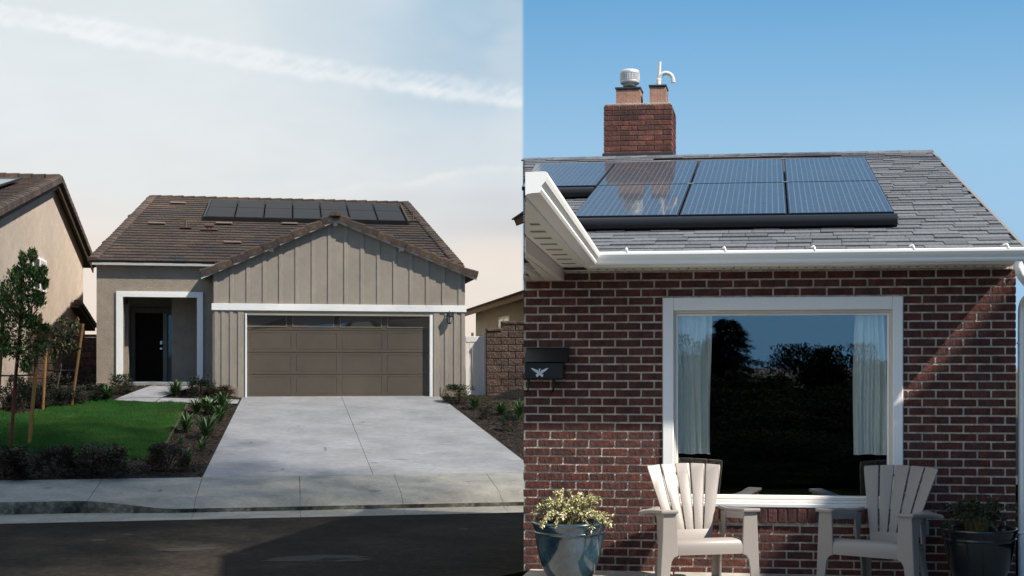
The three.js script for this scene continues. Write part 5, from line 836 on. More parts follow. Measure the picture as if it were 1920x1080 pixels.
  for (const py of [643, 1000]) { const y = FR.z(1914, py, 0).y; part('pipe_strap', cbox(dx - 0.037, dx + 0.037, y - 0.006, y + 0.006, -0.09, -0.014, 0.003), M.white, dp); }
  // porch wing: its eave runs forward from the inner corner; cut along the seam
  const corner = V(xC - 0.01, gy0, zEv + 0.06), tipZ = (() => { let z = 3; for (let i = 0; i < 60; i++) { const x = seam(z, 0.012), p = FR.world(x, gy0 + 0.124 * gsc, z), py = CY - (p.y - EYE) * F / -p.z; z += (py - 322) * 0.004; } return z; })();
  const tip = V(seam(tipZ, 0.012), gy0, tipZ), along = corner.clone().sub(tip).normalize(), out = V(-along.z, 0, along.x); if (out.x < 0) out.negate();
  const wing = part('porch_roof', (() => { const s0 = seam(zEv - 0.6, 0.012), top = [V(tip.x, yEv + 0.02, tip.z), V(corner.x, yEv + 0.02, corner.z), V(corner.x - 0.02, yEv + 0.02, zEv - 0.1), V(seam(zEv - 0.1, 0.012), yEv + 0.09, zEv - 0.1)]; return hull8(top.map((p) => p.clone().setY(yEv - 0.06)), top); })(), mat([0.09, 0.092, 0.1], { map: tShingle }), brickHouse, { label: 'porch roof running forward at the left' });
  const capPts = [[0, 0], [0.012, 0.008], [0.03, 0.011], [0.062, 0.014], [0.07, 0.03], [0.068, 0.046], [0.086, 0.072], [0.094, 0.098], [0.094, 0.118], [0.085, 0.124], [0, 0.121]];
  part('gutter_end', extr(capPts.map(([x, y]) => [x * 1.05, y * gsc]), 0, 0.008).applyMatrix4(new THREE.Matrix4().makeBasis(out, V(0, 1, 0), along.clone().negate())).translate(tip.x, tip.y, tip.z), M.gutter, wing);
  part('gutter', gutterGeo(corner.clone(), tip.clone(), out), M.gutter, wing, { label: 'white gutter of the porch running forward' });
  const fz = [tip.clone().setY(gy0 - 0.012), corner.clone().setY(gy0 - 0.012)]; part('fascia_board', hull8([fz[0], fz[1], fz[1].clone().addScaledVector(out, -0.02), fz[0].clone().addScaledVector(along, 0.24).addScaledVector(out, -0.02)], [fz[0], fz[1], fz[1].clone().addScaledVector(out, -0.02), fz[0].clone().addScaledVector(along, 0.24).addScaledVector(out, -0.02)].map((p) => p.clone().setY(yEv - 0.02))), M.vinyl, wing);
  // vented soffit from the gutter to the beam, the beam, the planked porch ceiling
  const bW = FR.z(1058, 505, 0.004), yBm = FR.z(1050, 527, 0.0).y, bx = (z) => bW.x + (z - 0.0) * ((tip.x - corner.x) / (tip.z - corner.z)) * 1.0;
  const zMeet = (() => { for (let z = 0; z < 6; z += 0.01) if (seam(z, 0.012) > bx(z) - 0.005) return z; return 5; })();
  const eg = (z) => lerp(corner.x, tip.x, (z - corner.z) / (tip.z - corner.z));
  const soff = (z0, z1) => { const a0 = Math.max(bx(z0) + 0.004, seam(z0, 0.012)), a1 = Math.max(bx(z1) + 0.004, seam(z1, 0.012)), b0 = eg(z0) - 0.022, b1 = eg(z1) - 0.022; if (b0 - a0 < 0.01 || b1 - a1 < 0.004) return null; const P = [V(a0, yTop + 0.002, z0), V(b0, yTop + 0.002, z0), V(b1, yTop + 0.002, z1), V(a1, yTop + 0.002, z1)]; return hull8(P, P.map((p) => p.clone().setY(yTop + 0.014))); };
  for (let z = 0.005; z < tipZ - 0.05; z += 0.2) { const g = soff(z, Math.min(z + 0.194, tipZ - 0.02)); if (!g) continue; part('soffit_panel', g, M.vinyl, wing); const zc = z + 0.1, a0 = Math.max(bx(zc) + 0.02, seam(zc, 0.03)), b0 = eg(zc) - 0.05; if (b0 - a0 > 0.06 && Math.round(z / 0.2) % 2) for (let q = 0; q < 3; q++) { const w = b0 - a0; part('vent_slot', cbox(a0 + w * 0.12, b0 - w * 0.12, yTop - 0.001, yTop + 0.0015, zc - 0.035 + q * 0.03, zc - 0.027 + q * 0.03, 0.0004), mat([0.3, 0.28, 0.26]), wing); } }
  const beam = [V(bx(0.004), 0, 0.004), V(bx(0.004) - 0.05, 0, 0.004), V(Math.max(seam(zMeet * 0.9, 0.012), bx(zMeet * 0.9) - 0.05), 0, zMeet * 0.9), V(bx(zMeet * 0.999), 0, zMeet * 0.999)];
  part('beam', hull8(beam.map((p) => p.clone().setY(yBm)), beam.map((p) => p.clone().setY(yTop + 0.001))), mat([0.70, 0.65, 0.60], { roughness: 0.5 }), wing);
  for (let k = 0; k < 3; k++) { const x0 = (z) => Math.max(seam(z, 0.012), bx(z) - 0.05 - (k + 1) * 0.105 + 0.004), x1 = (z) => bx(z) - 0.052 - k * 0.105, zs = []; let ze = 0; for (let z = 0.004; z < zMeet; z += 0.02) { if (x1(z) - x0(z) > 0.006) ze = z; else break; } if (ze < 0.1) continue; const P = [V(x0(0.004), yBm, 0.004), V(x1(0.004), yBm, 0.004), V(x1(ze), yBm, ze), V(x0(ze), yBm, ze)]; part('ceiling_board', hull8(P, P.map((p) => p.clone().setY(yBm + 0.02))), mat([0.66, 0.60, 0.54], { roughness: 0.6 }), wing); }

  // chimney behind the ridge
  const zC = zRg - 0.02, c0 = FR.z(1132, 250, zC).x, c1 = FR.z(1259.5, 250, zC).x, cyT = FR.z(1200, 197, zC).y, cyB = yRg - 0.15, cd = 0.74;
  const ch = part('chimney', cbox(c0 + 0.008, c1 - 0.008, cyB, cyT - 0.004, zC - cd + 0.008, zC - 0.008, 0.002), M.mortarDark, brickHouse, { label: 'red brick chimney with two clay flues' });
  const cm = [[0.27, 0.098, 0.074], [0.23, 0.084, 0.066], [0.30, 0.112, 0.084], [0.18, 0.072, 0.062], [0.13, 0.06, 0.054]].map((c) => mat(c, { map: tBrick, bumpMap: bBrick, bumpScale: 0.004, roughness: 0.92 })), cr = (FR.z(1200, 197, zC).y - FR.z(1200, 283, zC).y) / 9, Rc = rng(13);
  const brickRow = (face) => { for (let r = 0; r < 10; r++) { const y1 = cyT - r * cr - 0.004, y0 = y1 - cr + 0.009, W = face ? cd : c1 - c0, n = 4; for (let c = -1; c < n + 1; c++) { let a = (c + (r % 2 ? 0 : 0.5) - 0.5) * W / n + (r % 2 ? 0 : 0), b = a + W / n - 0.009; a = Math.max(0, a); b = Math.min(W, b); if (b - a < 0.03) continue; const m = cm[r < 3 && Rc() < 0.55 ? 3 + Math.floor(Rc() * 2) : Math.floor(Rc() * 4)]; if (face) part('chimney_brick', cbox(c1 - 0.05, c1 + 0.001 + Rc() * 0.002, y0, y1, zC - b, zC - a - 0.003, 0.003), m, ch); else part('chimney_brick', cbox(c0 + a, c0 + b, y0, y1, zC - 0.06, zC + 0.001 + Rc() * 0.003, 0.003), m, ch); } } };
  brickRow(0); brickRow(1);
  part('chimney_crown', cbox(c0 + 0.01, c1 - 0.01, cyT - 0.003, FR.z(1200, 193, zC).y, zC - cd + 0.01, zC - 0.006, 0.008), mat([0.52, 0.46, 0.38], { map: tConc, bumpMap: bStucco, bumpScale: 0.01 }), ch);
  part('flashing', [cbox(c0 - 0.015, c1 + 0.012, cyB, FR.z(1200, 286, zC + 0.02).y, zC + 0.006, zC + 0.02), hull8([V(c1 + 0.003, cyB, zC + 0.02), V(c1 + 0.003, FR.z(1200, 286, zC).y, zC + 0.02), V(c1 + 0.003, FR.z(1200, 278, zC).y, zC - 0.3), V(c1 + 0.003, cyB, zC - 0.5)], [V(c1 + 0.014, cyB, zC + 0.02), V(c1 + 0.014, FR.z(1200, 286, zC).y, zC + 0.02), V(c1 + 0.014, FR.z(1200, 278, zC).y, zC - 0.3), V(c1 + 0.014, cyB, zC - 0.5)])], mat([0.03, 0.032, 0.038], { roughness: 0.5 }), ch);
  const tFlue = texture(256, (x, y) => { const i = y * 2 * 512 + x * 2, st = N64[((y >> 6) * 512 + x * 2) % (512 * 512)]; const v = 0.82 + 0.12 * N8[i] + 0.1 * st, wsh = N8[(x * 2) % 512 + 512 * 40] > 0.28 ? 0.16 : 0; return [v + wsh * 0.5, v + wsh, v + wsh * 1.3]; }, 0.3), clay = mat([0.60, 0.34, 0.26], { map: tFlue, bumpMap: bFine, bumpScale: 0.002 }), capM = mat([0.07, 0.075, 0.08], { roughness: 0.4, metalness: 0.5 });
  const flue = (px0, px1, pyT, label) => { const zf = zC - 0.14, a = FR.z(px0, 180, zf).x, b = FR.z(px1, 180, zf).x, yb = FR.z(1200, 193, zC).y - 0.002, yt = FR.z(1200, pyT, zf).y, g = extr([[a, -zf], [b, -zf], [b, -zf + 0.32], [a, -zf + 0.32]].map(([x, z]) => [x, z]), yb, yt, 0.025); g.applyMatrix4(new THREE.Matrix4().makeBasis(V(1, 0, 0), V(0, 0, -1), V(0, 1, 0))); const f = part('flue', boxUV(g), clay, ch, { label }); part('flue_cap', cbox(a - 0.012, b + 0.006, yt + 0.001, yt + 0.022, zf - 0.33, zf + 0.012, 0.004), capM, f); return [(a + b) / 2, yt + 0.022, zf - 0.12]; };
  const f1 = flue(1155, 1201, 166, 'clay flue tile, the wider left one'), f2 = flue(1218, 1249, 163, 'clay flue tile, the narrower right one');
  const zf = f1[2], sc = (px) => FR.z(px, 150, zf).x, cy = (py) => FR.z(1200, py, zf).y, fx = sc(1181), rr = (sc(1199.5) - sc(1163)) / 2, lathe = (pts, n = 36) => { const g = new THREE.LatheGeometry(pts.map((p) => new THREE.Vector2(p[0], p[1])), n).toNonIndexed(); return g.translate(fx, 0, zf); };
  const galv = mat([0.58, 0.60, 0.62], { roughness: 0.5, metalness: 0.3 });
  const cap = part('chimney_cap', lathe([[0, cy(130)], [rr * 0.7, cy(130.6)], [rr * 0.92, cy(132)], [rr * 0.99, cy(135)], [rr * 1.01, cy(138.5)], [rr * 0.95, cy(139)], [0, cy(139)]]), galv, ch, { label: 'round galvanised cap on the left flue' });
  part('cap_band', [lathe([[rr * 0.94, cy(139)], [rr * 0.955, cy(139.5)], [rr * 0.955, cy(151)], [rr * 1.0, cy(151.5)], [rr * 1.0, cy(155)], [rr * 0.9, cy(157.5)], [rr * 0.72, cy(157.6)], [rr * 0.70, cy(162)], [rr * 0.55, cy(162)], [rr * 0.58, cy(156)]]), ...Array.from({ length: 36 }, (_, k) => { const a = k / 36 * 2 * Math.PI; return rod(V(fx + Math.sin(a) * rr * 0.96, cy(139), zf + Math.cos(a) * rr * 0.96), V(fx + Math.sin(a) * rr * 0.96, cy(151), zf + Math.cos(a) * rr * 0.96), 0.0085, 0.0085, 5); })], galv, cap);
  const P2 = (px, py, dz = 0) => FR.z(px, py, f2[2] + dz), pvc = mat([0.82, 0.82, 0.80], { roughness: 0.35 });
  part('vent_pipe', [rod(P2(1234.5, 161), P2(1237, 116), 0.022, 0.022, 14), rod(P2(1234.5, 161.5), P2(1234.7, 149.5), 0.03, 0.03, 14), rod(P2(1234.7, 150), P2(1234.9, 147.5), 0.032, 0.028, 14), tube([P2(1235.5, 152), P2(1237.5, 145), P2(1242, 139), P2(1249, 137), P2(1256.5, 139.5), P2(1261, 145), P2(1262, 152)], 0.025, 30, 12), rod(P2(1261.7, 149.5), P2(1262.2, 155), 0.03, 0.03, 14)], pvc, ch, { label: 'white plastic vent pipe with a gooseneck on the right flue' });

  // solar array on the shingles
  const arr = thing('solar_array', 'dark blue array of seven solar panels on the grey shingle roof', 'solar panels', FR, roofPt(0, 2.5).toArray());
  const OFF = 0.125, q2 = (px, py) => roofPx(px, py, OFF), [, sB] = q2(1473, 400), [, sM] = q2(1473, 341.5), [, sT] = q2(1473, 297.5), mx = [1124, 1296, 1472.5, 1649].map((p) => q2(p, 341.5)[0]);
  const cell = texture(512, (x, y, i) => { const u = x / 512 * 6 % 1, v = y / 512 * 10 % 1, gap = Math.min(v, 1 - v) < 0.008, bus = [0.165, 0.5, 0.835].some((b) => Math.abs(u - b) < 0.022), fing = (y % 4) < 1 ? 0.02 : 0; const n = 0.04 * N32[i]; return gap ? [0.10, 0.11, 0.14] : bus ? [0.36, 0.38, 0.42] : [0.20 + n + fing, 0.205 + n + fing, 0.225 + n + fing]; }, 1);
  const glass = phys([1, 1, 1], { map: cell, roughness: 0.42, clearcoat: 0.6, clearcoatRoughness: 0.05, ior: 1.3 }), frameM = mat([0.02, 0.021, 0.024], { roughness: 0.4, metalness: 0.4 });
  const panel = (a0, a1, t0, t1, cut) => { // corner helper: cut narrows the left-hand panel that runs behind the porch gutter
    const g = 0.008, Q = [[cut ? cut[0] : a0 + g, t0 + g], [a1 - g, t0 + g], [a1 - g, t1 - g], [cut ? cut[1] : a0 + g, t1 - g]], f = 0.012, P = part('solar_panel', slab(Q.map(([x, s]) => roofPt(x, s, OFF - 0.003)), 0.035), frameM, arr);
    const q3 = [[Q[0][0] + f, Q[0][1] + f], [Q[1][0] - f, Q[1][1] + f], [Q[2][0] - f, Q[2][1] - f], [Q[3][0] + f, Q[3][1] - f]].map(([x, s]) => roofPt(x, s, OFF)), gg = slab(q3, 0.0025), p = gg.attributes.position, uv = new Float32Array(p.count * 2), W = a1 - a0;
    for (let i = 0; i < p.count; i++) { const s = V(p.getX(i), p.getY(i), p.getZ(i)).sub(roofPt(0, 0)).dot(vR); uv[2 * i] = (p.getX(i) - a0) / W; uv[2 * i + 1] = (s - t0) / (t1 - t0); } gg.setAttribute('uv', new THREE.BufferAttribute(uv, 2)); part('panel_glass', gg, glass, P);
  };
  for (let c = 0; c < 3; c++) { panel(mx[c], mx[c + 1], sB, sM); panel(mx[c], mx[c + 1], sM, sT); }
  const l0 = q2(985, 341)[0], l1 = q2(1014, 298)[0]; panel(mx[0] - (mx[1] - mx[0]), mx[0], sM, sT, [l0 + 0.02, l1]);
  const skirt = (xa, xb, s, n) => part('array_skirt', [tube([roofPt(xa, s - 0.045, OFF - 0.062), roofPt((xa + xb) / 2, s - 0.045, OFF - 0.062), roofPt(xb, s - 0.045, OFF - 0.062)], 0.052, 12, 14), slab([roofPt(xa, s - 0.05, OFF - 0.012), roofPt(xb, s - 0.05, OFF - 0.012), roofPt(xb, s - 0.002, OFF - 0.012), roofPt(xa, s - 0.002, OFF - 0.012)], 0.09)], mat([0.014, 0.015, 0.018], { roughness: 0.35, metalness: 0.3 }), arr);
  skirt(mx[0] - 0.01, mx[3] + 0.012, sB); skirt(q2(988, 345)[0] + 0.02, mx[0] - 0.02, sM);
  part('underside', [slab([roofPt(mx[0] + 0.02, sB, 0.06), roofPt(mx[3] - 0.01, sB, 0.06), roofPt(mx[3] - 0.01, sB + 0.3, 0.06), roofPt(mx[0] + 0.02, sB + 0.3, 0.06)], 0.05)], M.black, arr);
  for (const [px, py] of [[1091, 421], [1339, 421], [1595.5, 420], [1039, 357]]) { const p = FR.plane(px, py, roofPt(0, 0, 0.03), nR), s = p.clone().sub(roofPt(0, 0)).dot(vR); part('bracket', [slab([roofPt(p.x - 0.03, s - 0.02, 0.03), roofPt(p.x + 0.03, s - 0.02, 0.03), roofPt(p.x + 0.03, s + 0.1, 0.03), roofPt(p.x - 0.03, s + 0.1, 0.03)], 0.025), slab([roofPt(p.x - 0.028, s - 0.01, 0.055), roofPt(p.x - 0.018, s - 0.01, 0.055), roofPt(p.x - 0.018, s + 0.1, 0.055), roofPt(p.x - 0.028, s + 0.1, 0.055)], 0.025), slab([roofPt(p.x + 0.018, s - 0.01, 0.055), roofPt(p.x + 0.028, s - 0.01, 0.055), roofPt(p.x + 0.028, s + 0.1, 0.055), roofPt(p.x + 0.018, s + 0.1, 0.055)], 0.025)], mat([0.25, 0.25, 0.26], { roughness: 0.4, metalness: 0.7 }), arr); }
  for (const x of mx.slice(1, 3)) for (const s of [sM, sT - 0.03]) part('panel_clamp', slab([roofPt(x - 0.03, s - 0.012, OFF + 0.006), roofPt(x + 0.03, s - 0.012, OFF + 0.006), roofPt(x + 0.03, s + 0.012, OFF + 0.006), roofPt(x - 0.03, s + 0.012, OFF + 0.006)], 0.008), mat([0.4, 0.4, 0.42], { roughness: 0.4, metalness: 0.6 }), arr);
}

// ---- things before the brick wall
{
  // mailbox with an eagle badge; it is seen up to the seam
  const zf = 0.13, ml = Math.max(seam(0.005), seam(zf)) + 0.006, mr = FR.z(1063, 690, zf).x, y = (py) => FR.z(1020, py, zf).y;
  const mb = thing('mailbox', 'black metal mailbox with a silver eagle badge on the brick wall', 'mailbox', FR, [(ml + mr) / 2, y(712), 0.006]);
  part('body', cbox(ml, mr - 0.03, y(711), y(679), 0.006, zf - 0.01, 0.008), M.blackMetal, mb);
  part('lid', hull8([V(ml, y(679) + 0.002, 0.006), V(mr, y(679) + 0.002, 0.006), V(mr, y(679) + 0.002, zf + 0.006), V(ml, y(679) + 0.002, zf + 0.006)], [V(ml, y(651), 0.006), V(mr + 0.004, y(651), 0.006), V(mr + 0.004, y(655), 0.03), V(ml, y(655), 0.03)]), M.blackMetal, mb);
  for (const px of [984.5, 1038]) { const x = Math.max(ml + 0.02, FR.z(px, 720, 0.05).x); part('paper_hook', [tube([V(x, y(711), 0.05), V(x, y(722), 0.045), V(x - 0.003, y(732), 0.06), V(x - 0.005, y(734), 0.09)], 0.008, 12, 6), cbox(x - 0.012, x + 0.012, y(722), y(711), 0.03, 0.05)], M.blackMetal, mb); }
  const ex = FR.z(1011.5, 697, zf).x, ey = y(697), u = (FR.z(1028, 697, zf).x - FR.z(995, 697, zf).x) / 33, half = [[0, -3], [1, -1.5], [2.2, 1.2], [3.4, 3.2], [6, 3.6], [9, 5.0], [13, 6.6], [16.4, 6.8], [15, 5.0], [13.4, 3.4], [11, 1.4], [8, -0.6], [5.6, -2.4], [4.2, -4.2], [6.6, -5.0], [7.2, -6.4], [6.2, -8.6], [5.2, -10.2], [3.4, -9.2], [1.4, -7.2], [0, -6.4]];
  part('badge', [extr([...half, ...half.slice(1, -1).reverse().map(([a, b]) => [-a, b])].map(([a, b]) => [ex + a * u, ey + b * u]), zf - 0.0095, zf - 0.004, 0.001), extr([[0, -2.5], [1.1, 0], [1.2, 3.5], [2.2, 4.6], [1.4, 5.8], [0, 6.2], [-1.2, 5.4], [-1.2, 0]].map(([a, b]) => [ex + a * u, ey + b * u]), zf - 0.0038, zf + 0.001, 0.001)], mat([0.72, 0.73, 0.75], { roughness: 0.35, metalness: 0.6 }), mb, { label: 'silver eagle badge with spread wings' });
  // small things on the wall
  const hk = FR.z(1868.5, 674, 0.01); single('wall_bracket', [cbox(hk.x - 0.011, hk.x + 0.011, hk.y - 0.026, hk.y + 0.026, 0.005, 0.022, 0.004), rod(V(hk.x, hk.y - 0.02, 0.022), V(hk.x, hk.y - 0.02, 0.045), 0.006)], M.black, 'small dark bracket on the brick wall right of the window', 'bracket', FR, [hk.x, hk.y, 0.005]);
  const b0 = FR.z(1725, 978, 0.1), b1 = FR.z(1743, 1006, 0.1), ub = thing('utility_box', 'small grey utility box on the wall behind the shaded chair', 'utility box', FR, [b0.x, b1.y, 0.006]);
  part('body', cbox(b0.x - 0.05, b1.x, b1.y, b0.y, 0.006, 0.09, 0.006), mat([0.20, 0.23, 0.25], { roughness: 0.5 }), ub); part('cover', cbox(b0.x - 0.045, b1.x - 0.005, b1.y + 0.006, b0.y - 0.006, 0.0905, 0.098, 0.003), mat([0.22, 0.25, 0.27], { roughness: 0.5 }), ub); part('conduit', rod(V(b1.x - 0.04, 0.005, 0.04), V(b1.x - 0.04, b1.y - 0.001, 0.04), 0.017), mat([0.35, 0.40, 0.45], { roughness: 0.5 }), ub);

  // planters
  const tGl = texture(512, (x, y2, i) => { const v = 0.72 + 0.3 * N4[i] + 0.12 * N32[i]; return [v * 0.9, v, v + 0.08 * N8[i]]; }, 0.6);
  function planter(label, px, z, pyRim, wpx, color, leafCols, seed, spreadX) {
    const c = FR.z(px, pyRim, z), k = Math.abs(FR.world(c.x, 0, z).z) / F, r = wpx * k / 2, h = c.y, pot = thing('planter', label, 'planter', FR, [c.x, 0, z]);
    const prof = [[0, 0.002], [r * 0.52, 0.002], [r * 0.56, 0.02], [r * 0.70, h * 0.22], [r * 0.83, h * 0.48], [r * 0.90, h * 0.72], [r * 0.915, h * 0.80], [r * 0.955, h * 0.815], [r * 0.955, h * 0.835], [r * 0.92, h * 0.845], [r * 0.965, h * 0.93], [r * 1.0, h * 0.965], [r * 0.995, h * 0.99], [r * 0.96, h], [r * 0.90, h * 0.985], [r * 0.86, h * 0.9]];
    const g = new THREE.LatheGeometry(new THREE.SplineCurve(prof.map((p) => new THREE.Vector2(...p))).getPoints(90), 72).toNonIndexed(); g.translate(c.x, 0, z); g.deleteAttribute('uv'); boxUV(g);
    part('pot', g, phys(color, { map: tGl, roughness: 0.22, clearcoat: 1, clearcoatRoughness: 0.04 }), pot);
    const sg = new THREE.CircleGeometry(r * 0.885, 32); sg.rotateX(-Math.PI / 2); sg.translate(c.x, h * 0.92, z); part('potting_soil', sg.toNonIndexed(), M.soil, pot);
    const R = rng(seed), st = [], tips = [];
    for (let i = 0; i < 74; i++) { const a = R() * 6.28, rr = r * (0.25 + 0.95 * R()), up = 0.045 + 0.15 * R() * (1.35 - rr / r * 0.62), p0 = V(c.x + Math.cos(a) * r * 0.35 * R(), h * 0.93, z + Math.sin(a) * r * 0.35 * R()), p2 = V(c.x + Math.cos(a) * rr * spreadX, h + up - (rr > r * 1.02 ? 0.10 : 0), z + Math.sin(a) * rr * 0.9), p1 = p0.clone().lerp(p2, 0.5).add(V(0, 0.05 + 0.06 * R(), 0)), cv = new THREE.CatmullRomCurve3([p0, p1, p2]); if (FR.world(p2.x - 0.04, 0, p2.z).x < SEAM * -FR.world(p2.x, 0, p2.z).z + 0.015) continue; st.push(tube([p0, p1, p2], 0.0032, 8, 4)); tips.push(cv); }
    const pl = thing('potted_plant', leafCols[0][0] > 0.2 ? 'pale cream-leaved trailing plant growing in the blue-grey pot' : 'dark small-leaved plant growing in the black pot', 'plant', FR, [c.x, h * 0.93, z]);
    part('stem', st, mat([0.20, 0.17, 0.07]), pl);
    part('foliage', leafCloud(4300, seed + 5, (R2) => { const cv = tips[Math.floor(R2() * tips.length)], t = 0.25 + 0.75 * Math.sqrt(R2()), p = cv.getPoint(t), d = cv.getTangent(t); return [p.add(V(R2() - 0.5, R2() - 0.5, R2() - 0.5).multiplyScalar(0.014)), d.multiplyScalar(0.6).add(V(0, 0.35, 0))]; }, 0.028, 0.014, leafCols, 0.15), leafSoft, pl, { kind: 'stuff' });
  }
  planter('blue-grey glazed planter with a pale trailing plant at the left of the sunlit chair', 1068, 0.50, 976, 143, [0.045, 0.082, 0.125], [[0.70, 0.64, 0.46], [0.50, 0.47, 0.26], [0.30, 0.33, 0.12], [0.68, 0.62, 0.46], [0.16, 0.20, 0.06], [0.45, 0.36, 0.18]], 205, 1.05);
  planter('black glazed planter with a dark plant at the right of the shaded chair', 1836, 0.42, 989, 142, [0.012, 0.013, 0.015], [[0.055, 0.075, 0.04], [0.035, 0.05, 0.024], [0.09, 0.11, 0.065], [0.025, 0.034, 0.018]], 311, 0.95);

  // chairs: moulded plastic, fan back of five slats
  const plastic = mat([0.275, 0.246, 0.229], { roughness: 0.42, bumpMap: bFine, bumpScale: 0.0006 });
  function makeChair(label) {
    const t = thing('plastic_chair', label, 'chair', FR, [0, 0, 0]);
    // seat: rolled front, dipping to the back
    const prof = [[0.300, 0.278], [0.302, 0.32], [0.298, 0.352], [0.286, 0.374], [0.262, 0.386], [0.22, 0.389], [0.12, 0.372], [0.0, 0.345], [-0.12, 0.322], [-0.215, 0.312]], th = 0.014;
    const inner = prof.map(([z, y], i) => { const a = prof[Math.max(0, i - 1)], b = prof[Math.min(prof.length - 1, i + 1)], dx = b[0] - a[0], dy = b[1] - a[1], l = Math.hypot(dx, dy); return [z - dy / l * th, y + dx / l * -th * -1]; }).map(([z, y], i) => [z, y]);
    const cv = (pts) => new THREE.SplineCurve(pts.map((p) => new THREE.Vector2(...p))).getPoints(44).map((p) => [p.x, p.y]);
    const outl = cv(prof), inn = cv(prof.map(([z, y], i) => { const a = prof[Math.max(0, i - 1)], b = prof[Math.min(prof.length - 1, i + 1)], dx = b[0] - a[0], dy = b[1] - a[1], l = Math.hypot(dx, dy); return [z - dy / l * th, y + dx / l * th]; })).reverse();
    const sg = extr([...outl, ...inn], -0.262, 0.262, 0.003); sg.applyMatrix4(new THREE.Matrix4().makeBasis(V(0, 0, 1), V(0, 1, 0), V(-1, 0, 0)));
    part('seat', toCreasedNormals(sg, 0.6), plastic, t);
    const H = 0.62, tilt = 21 * Math.PI / 180, bz = -0.185, by = 0.315, cu = (u) => 0.42 * u * u;
    const place = (g) => { const p = g.attributes.position; for (let i = 0; i < p.count; i++) { const u = p.getX(i), v = p.getY(i), w = p.getZ(i) + cu(u) - 0.10 * (v - 0.2) * (v - 0.2); p.setXYZ(i, u, by + v * Math.cos(tilt) + w * Math.sin(tilt), bz - v * Math.sin(tilt) + w * Math.cos(tilt)); } g.computeVertexNormals(); return toCreasedNormals(g, 0.5); };
    const half = (v) => 0.158 + (0.298 - 0.158) * Math.max(0, v - 0.02) / 0.58, topv = (u) => H - 0.36 * u * u, v0 = 0.085;
    for (let i = 0; i < 5; i++) {
      const fr = (k, v) => lerp(-half(v), half(v), k / 5), L = [], g = 0.0052, rows = 8;
      const vt0 = topv(fr(i, H)), vt1 = topv(fr(i + 1, H)), a = [], b = [];
      for (let r = 0; r <= rows; r++) { const va = lerp(v0, vt0 - 0.006, r / rows), vb = lerp(v0, vt1 - 0.006, r / rows); a.push([fr(i, va) + (i ? g : 0), va]); b.push([fr(i + 1, vb) - (i < 4 ? g : 0), vb]); }
      const tm = [0.04, 0.2, 0.4, 0.6, 0.8, 0.96].map((f) => { const x = lerp(a[rows][0], b[rows][0], f); return [x, topv(x)]; });
      if (i === 0) { a[rows] = [a[rows][0] + 0.004, a[rows][1] - 0.012]; } if (i === 4) { b[rows] = [b[rows][0] - 0.004, b[rows][1] - 0.012]; }
      part('slat', place(extr([...a, ...tm, ...b.reverse()], -0.008, 0.008, 0.004)), plastic, t);
    }
    part('back_panel', place(extr([[-half(0) + 0.0, -0.03], [half(0) - 0.0, -0.03], [half(v0), v0 + 0.004], [-half(v0), v0 + 0.004]], -0.0075, 0.0075, 0.003)), plastic, t);
    const railAt = (va, vb, e) => { const lo = [], hi = []; for (let k = 0; k <= 16; k++) { lo.push([lerp(-half(va) + e, half(va) - e, k / 16), va]); hi.push([lerp(half(vb) - e, -half(vb) + e, k / 16), vb]); } return place(extr([...lo, ...hi], -0.036, -0.020, 0.003)); };
    part('back_rail', railAt(0.235, 0.258, 0.01), plastic, t); part('back_rail', railAt(0.535, 0.552, 0.02), plastic, t);
    for (const s of [-1, 1]) {
      // arm: flat, widening at the back into a wing that meets the back
      const plan = [[0.252, 0.325], [0.358, 0.325], [0.372, 0.312], [0.376, 0.1], [0.392, -0.06], [0.412, -0.16], [0.398, -0.205], [0.345, -0.235], [0.27, -0.262], [0.232, -0.25], [0.236, -0.2], [0.262, -0.12], [0.262, 0.1], [0.246, 0.31]];
      const sp = new THREE.CatmullRomCurve3(plan.map(([x, z]) => V(x, z, 0)), true, 'catmullrom', 0.25).getPoints(70).map((p) => [s * p.x, -p.y]);
      const ag = extr(s > 0 ? sp : sp, 0.578, 0.603, 0.008); ag.applyMatrix4(new THREE.Matrix4().makeBasis(V(1, 0, 0), V(0, 0, -1), V(0, 1, 0)));
      { const p = ag.attributes.position; for (let i = 0; i < p.count; i++) { const x = Math.abs(p.getX(i)), z = p.getZ(i); p.setY(i, p.getY(i) + (z - 0.3) * 0.085 + 0.02 * sstep(-0.1, -0.25, z) * sstep(0.34, 0.24, x) - 0.015 * sstep(0.36, 0.415, x) * sstep(0.05, -0.15, z)); } ag.computeVertexNormals(); }
      part('arm', [toCreasedNormals(ag, 0.6), (() => { const g = cbox(s > 0 ? 0.252 : -0.268, s > 0 ? 0.268 : -0.252, 0.53, 0.585, -0.16, 0.3, 0.004), p = g.attributes.position; for (let i = 0; i < p.count; i++) p.setY(i, p.getY(i) + (p.getZ(i) - 0.3) * 0.085); return g; })()].map((g) => boxUV(g)), plastic, t);
      // front leg: broad panel with an arch towards the apron, and its side flange
      const o = [[0.352, 0.585], [0.356, 0.5], [0.358, 0.4], [0.366, 0.22], [0.376, 0.0], [0.312, 0.0], [0.300, 0.16], [0.290, 0.232], [0.272, 0.262], [0.244, 0.272], [0.244, 0.372], [0.252, 0.585]];
      const lg = extr(o.map(([x, y]) => [s * x, y]), 0.284, 0.304, 0.005), side = extr([[0.300, 0.585], [0.304, 0.0], [0.215, 0.0], [0.20, 0.2], [0.19, 0.40], [0.14, 0.52], [0.05, 0.585]], -0.007, 0.007, 0.002); side.applyMatrix4(new THREE.Matrix4().makeBasis(V(0, 0, 1), V(0, 1, 0), V(-1, 0, 0)));
      { const p = side.attributes.position; for (let i = 0; i < p.count; i++) p.setX(i, p.getX(i) + s * (0.345 + 0.024 * (1 - p.getY(i) / 0.585))); }
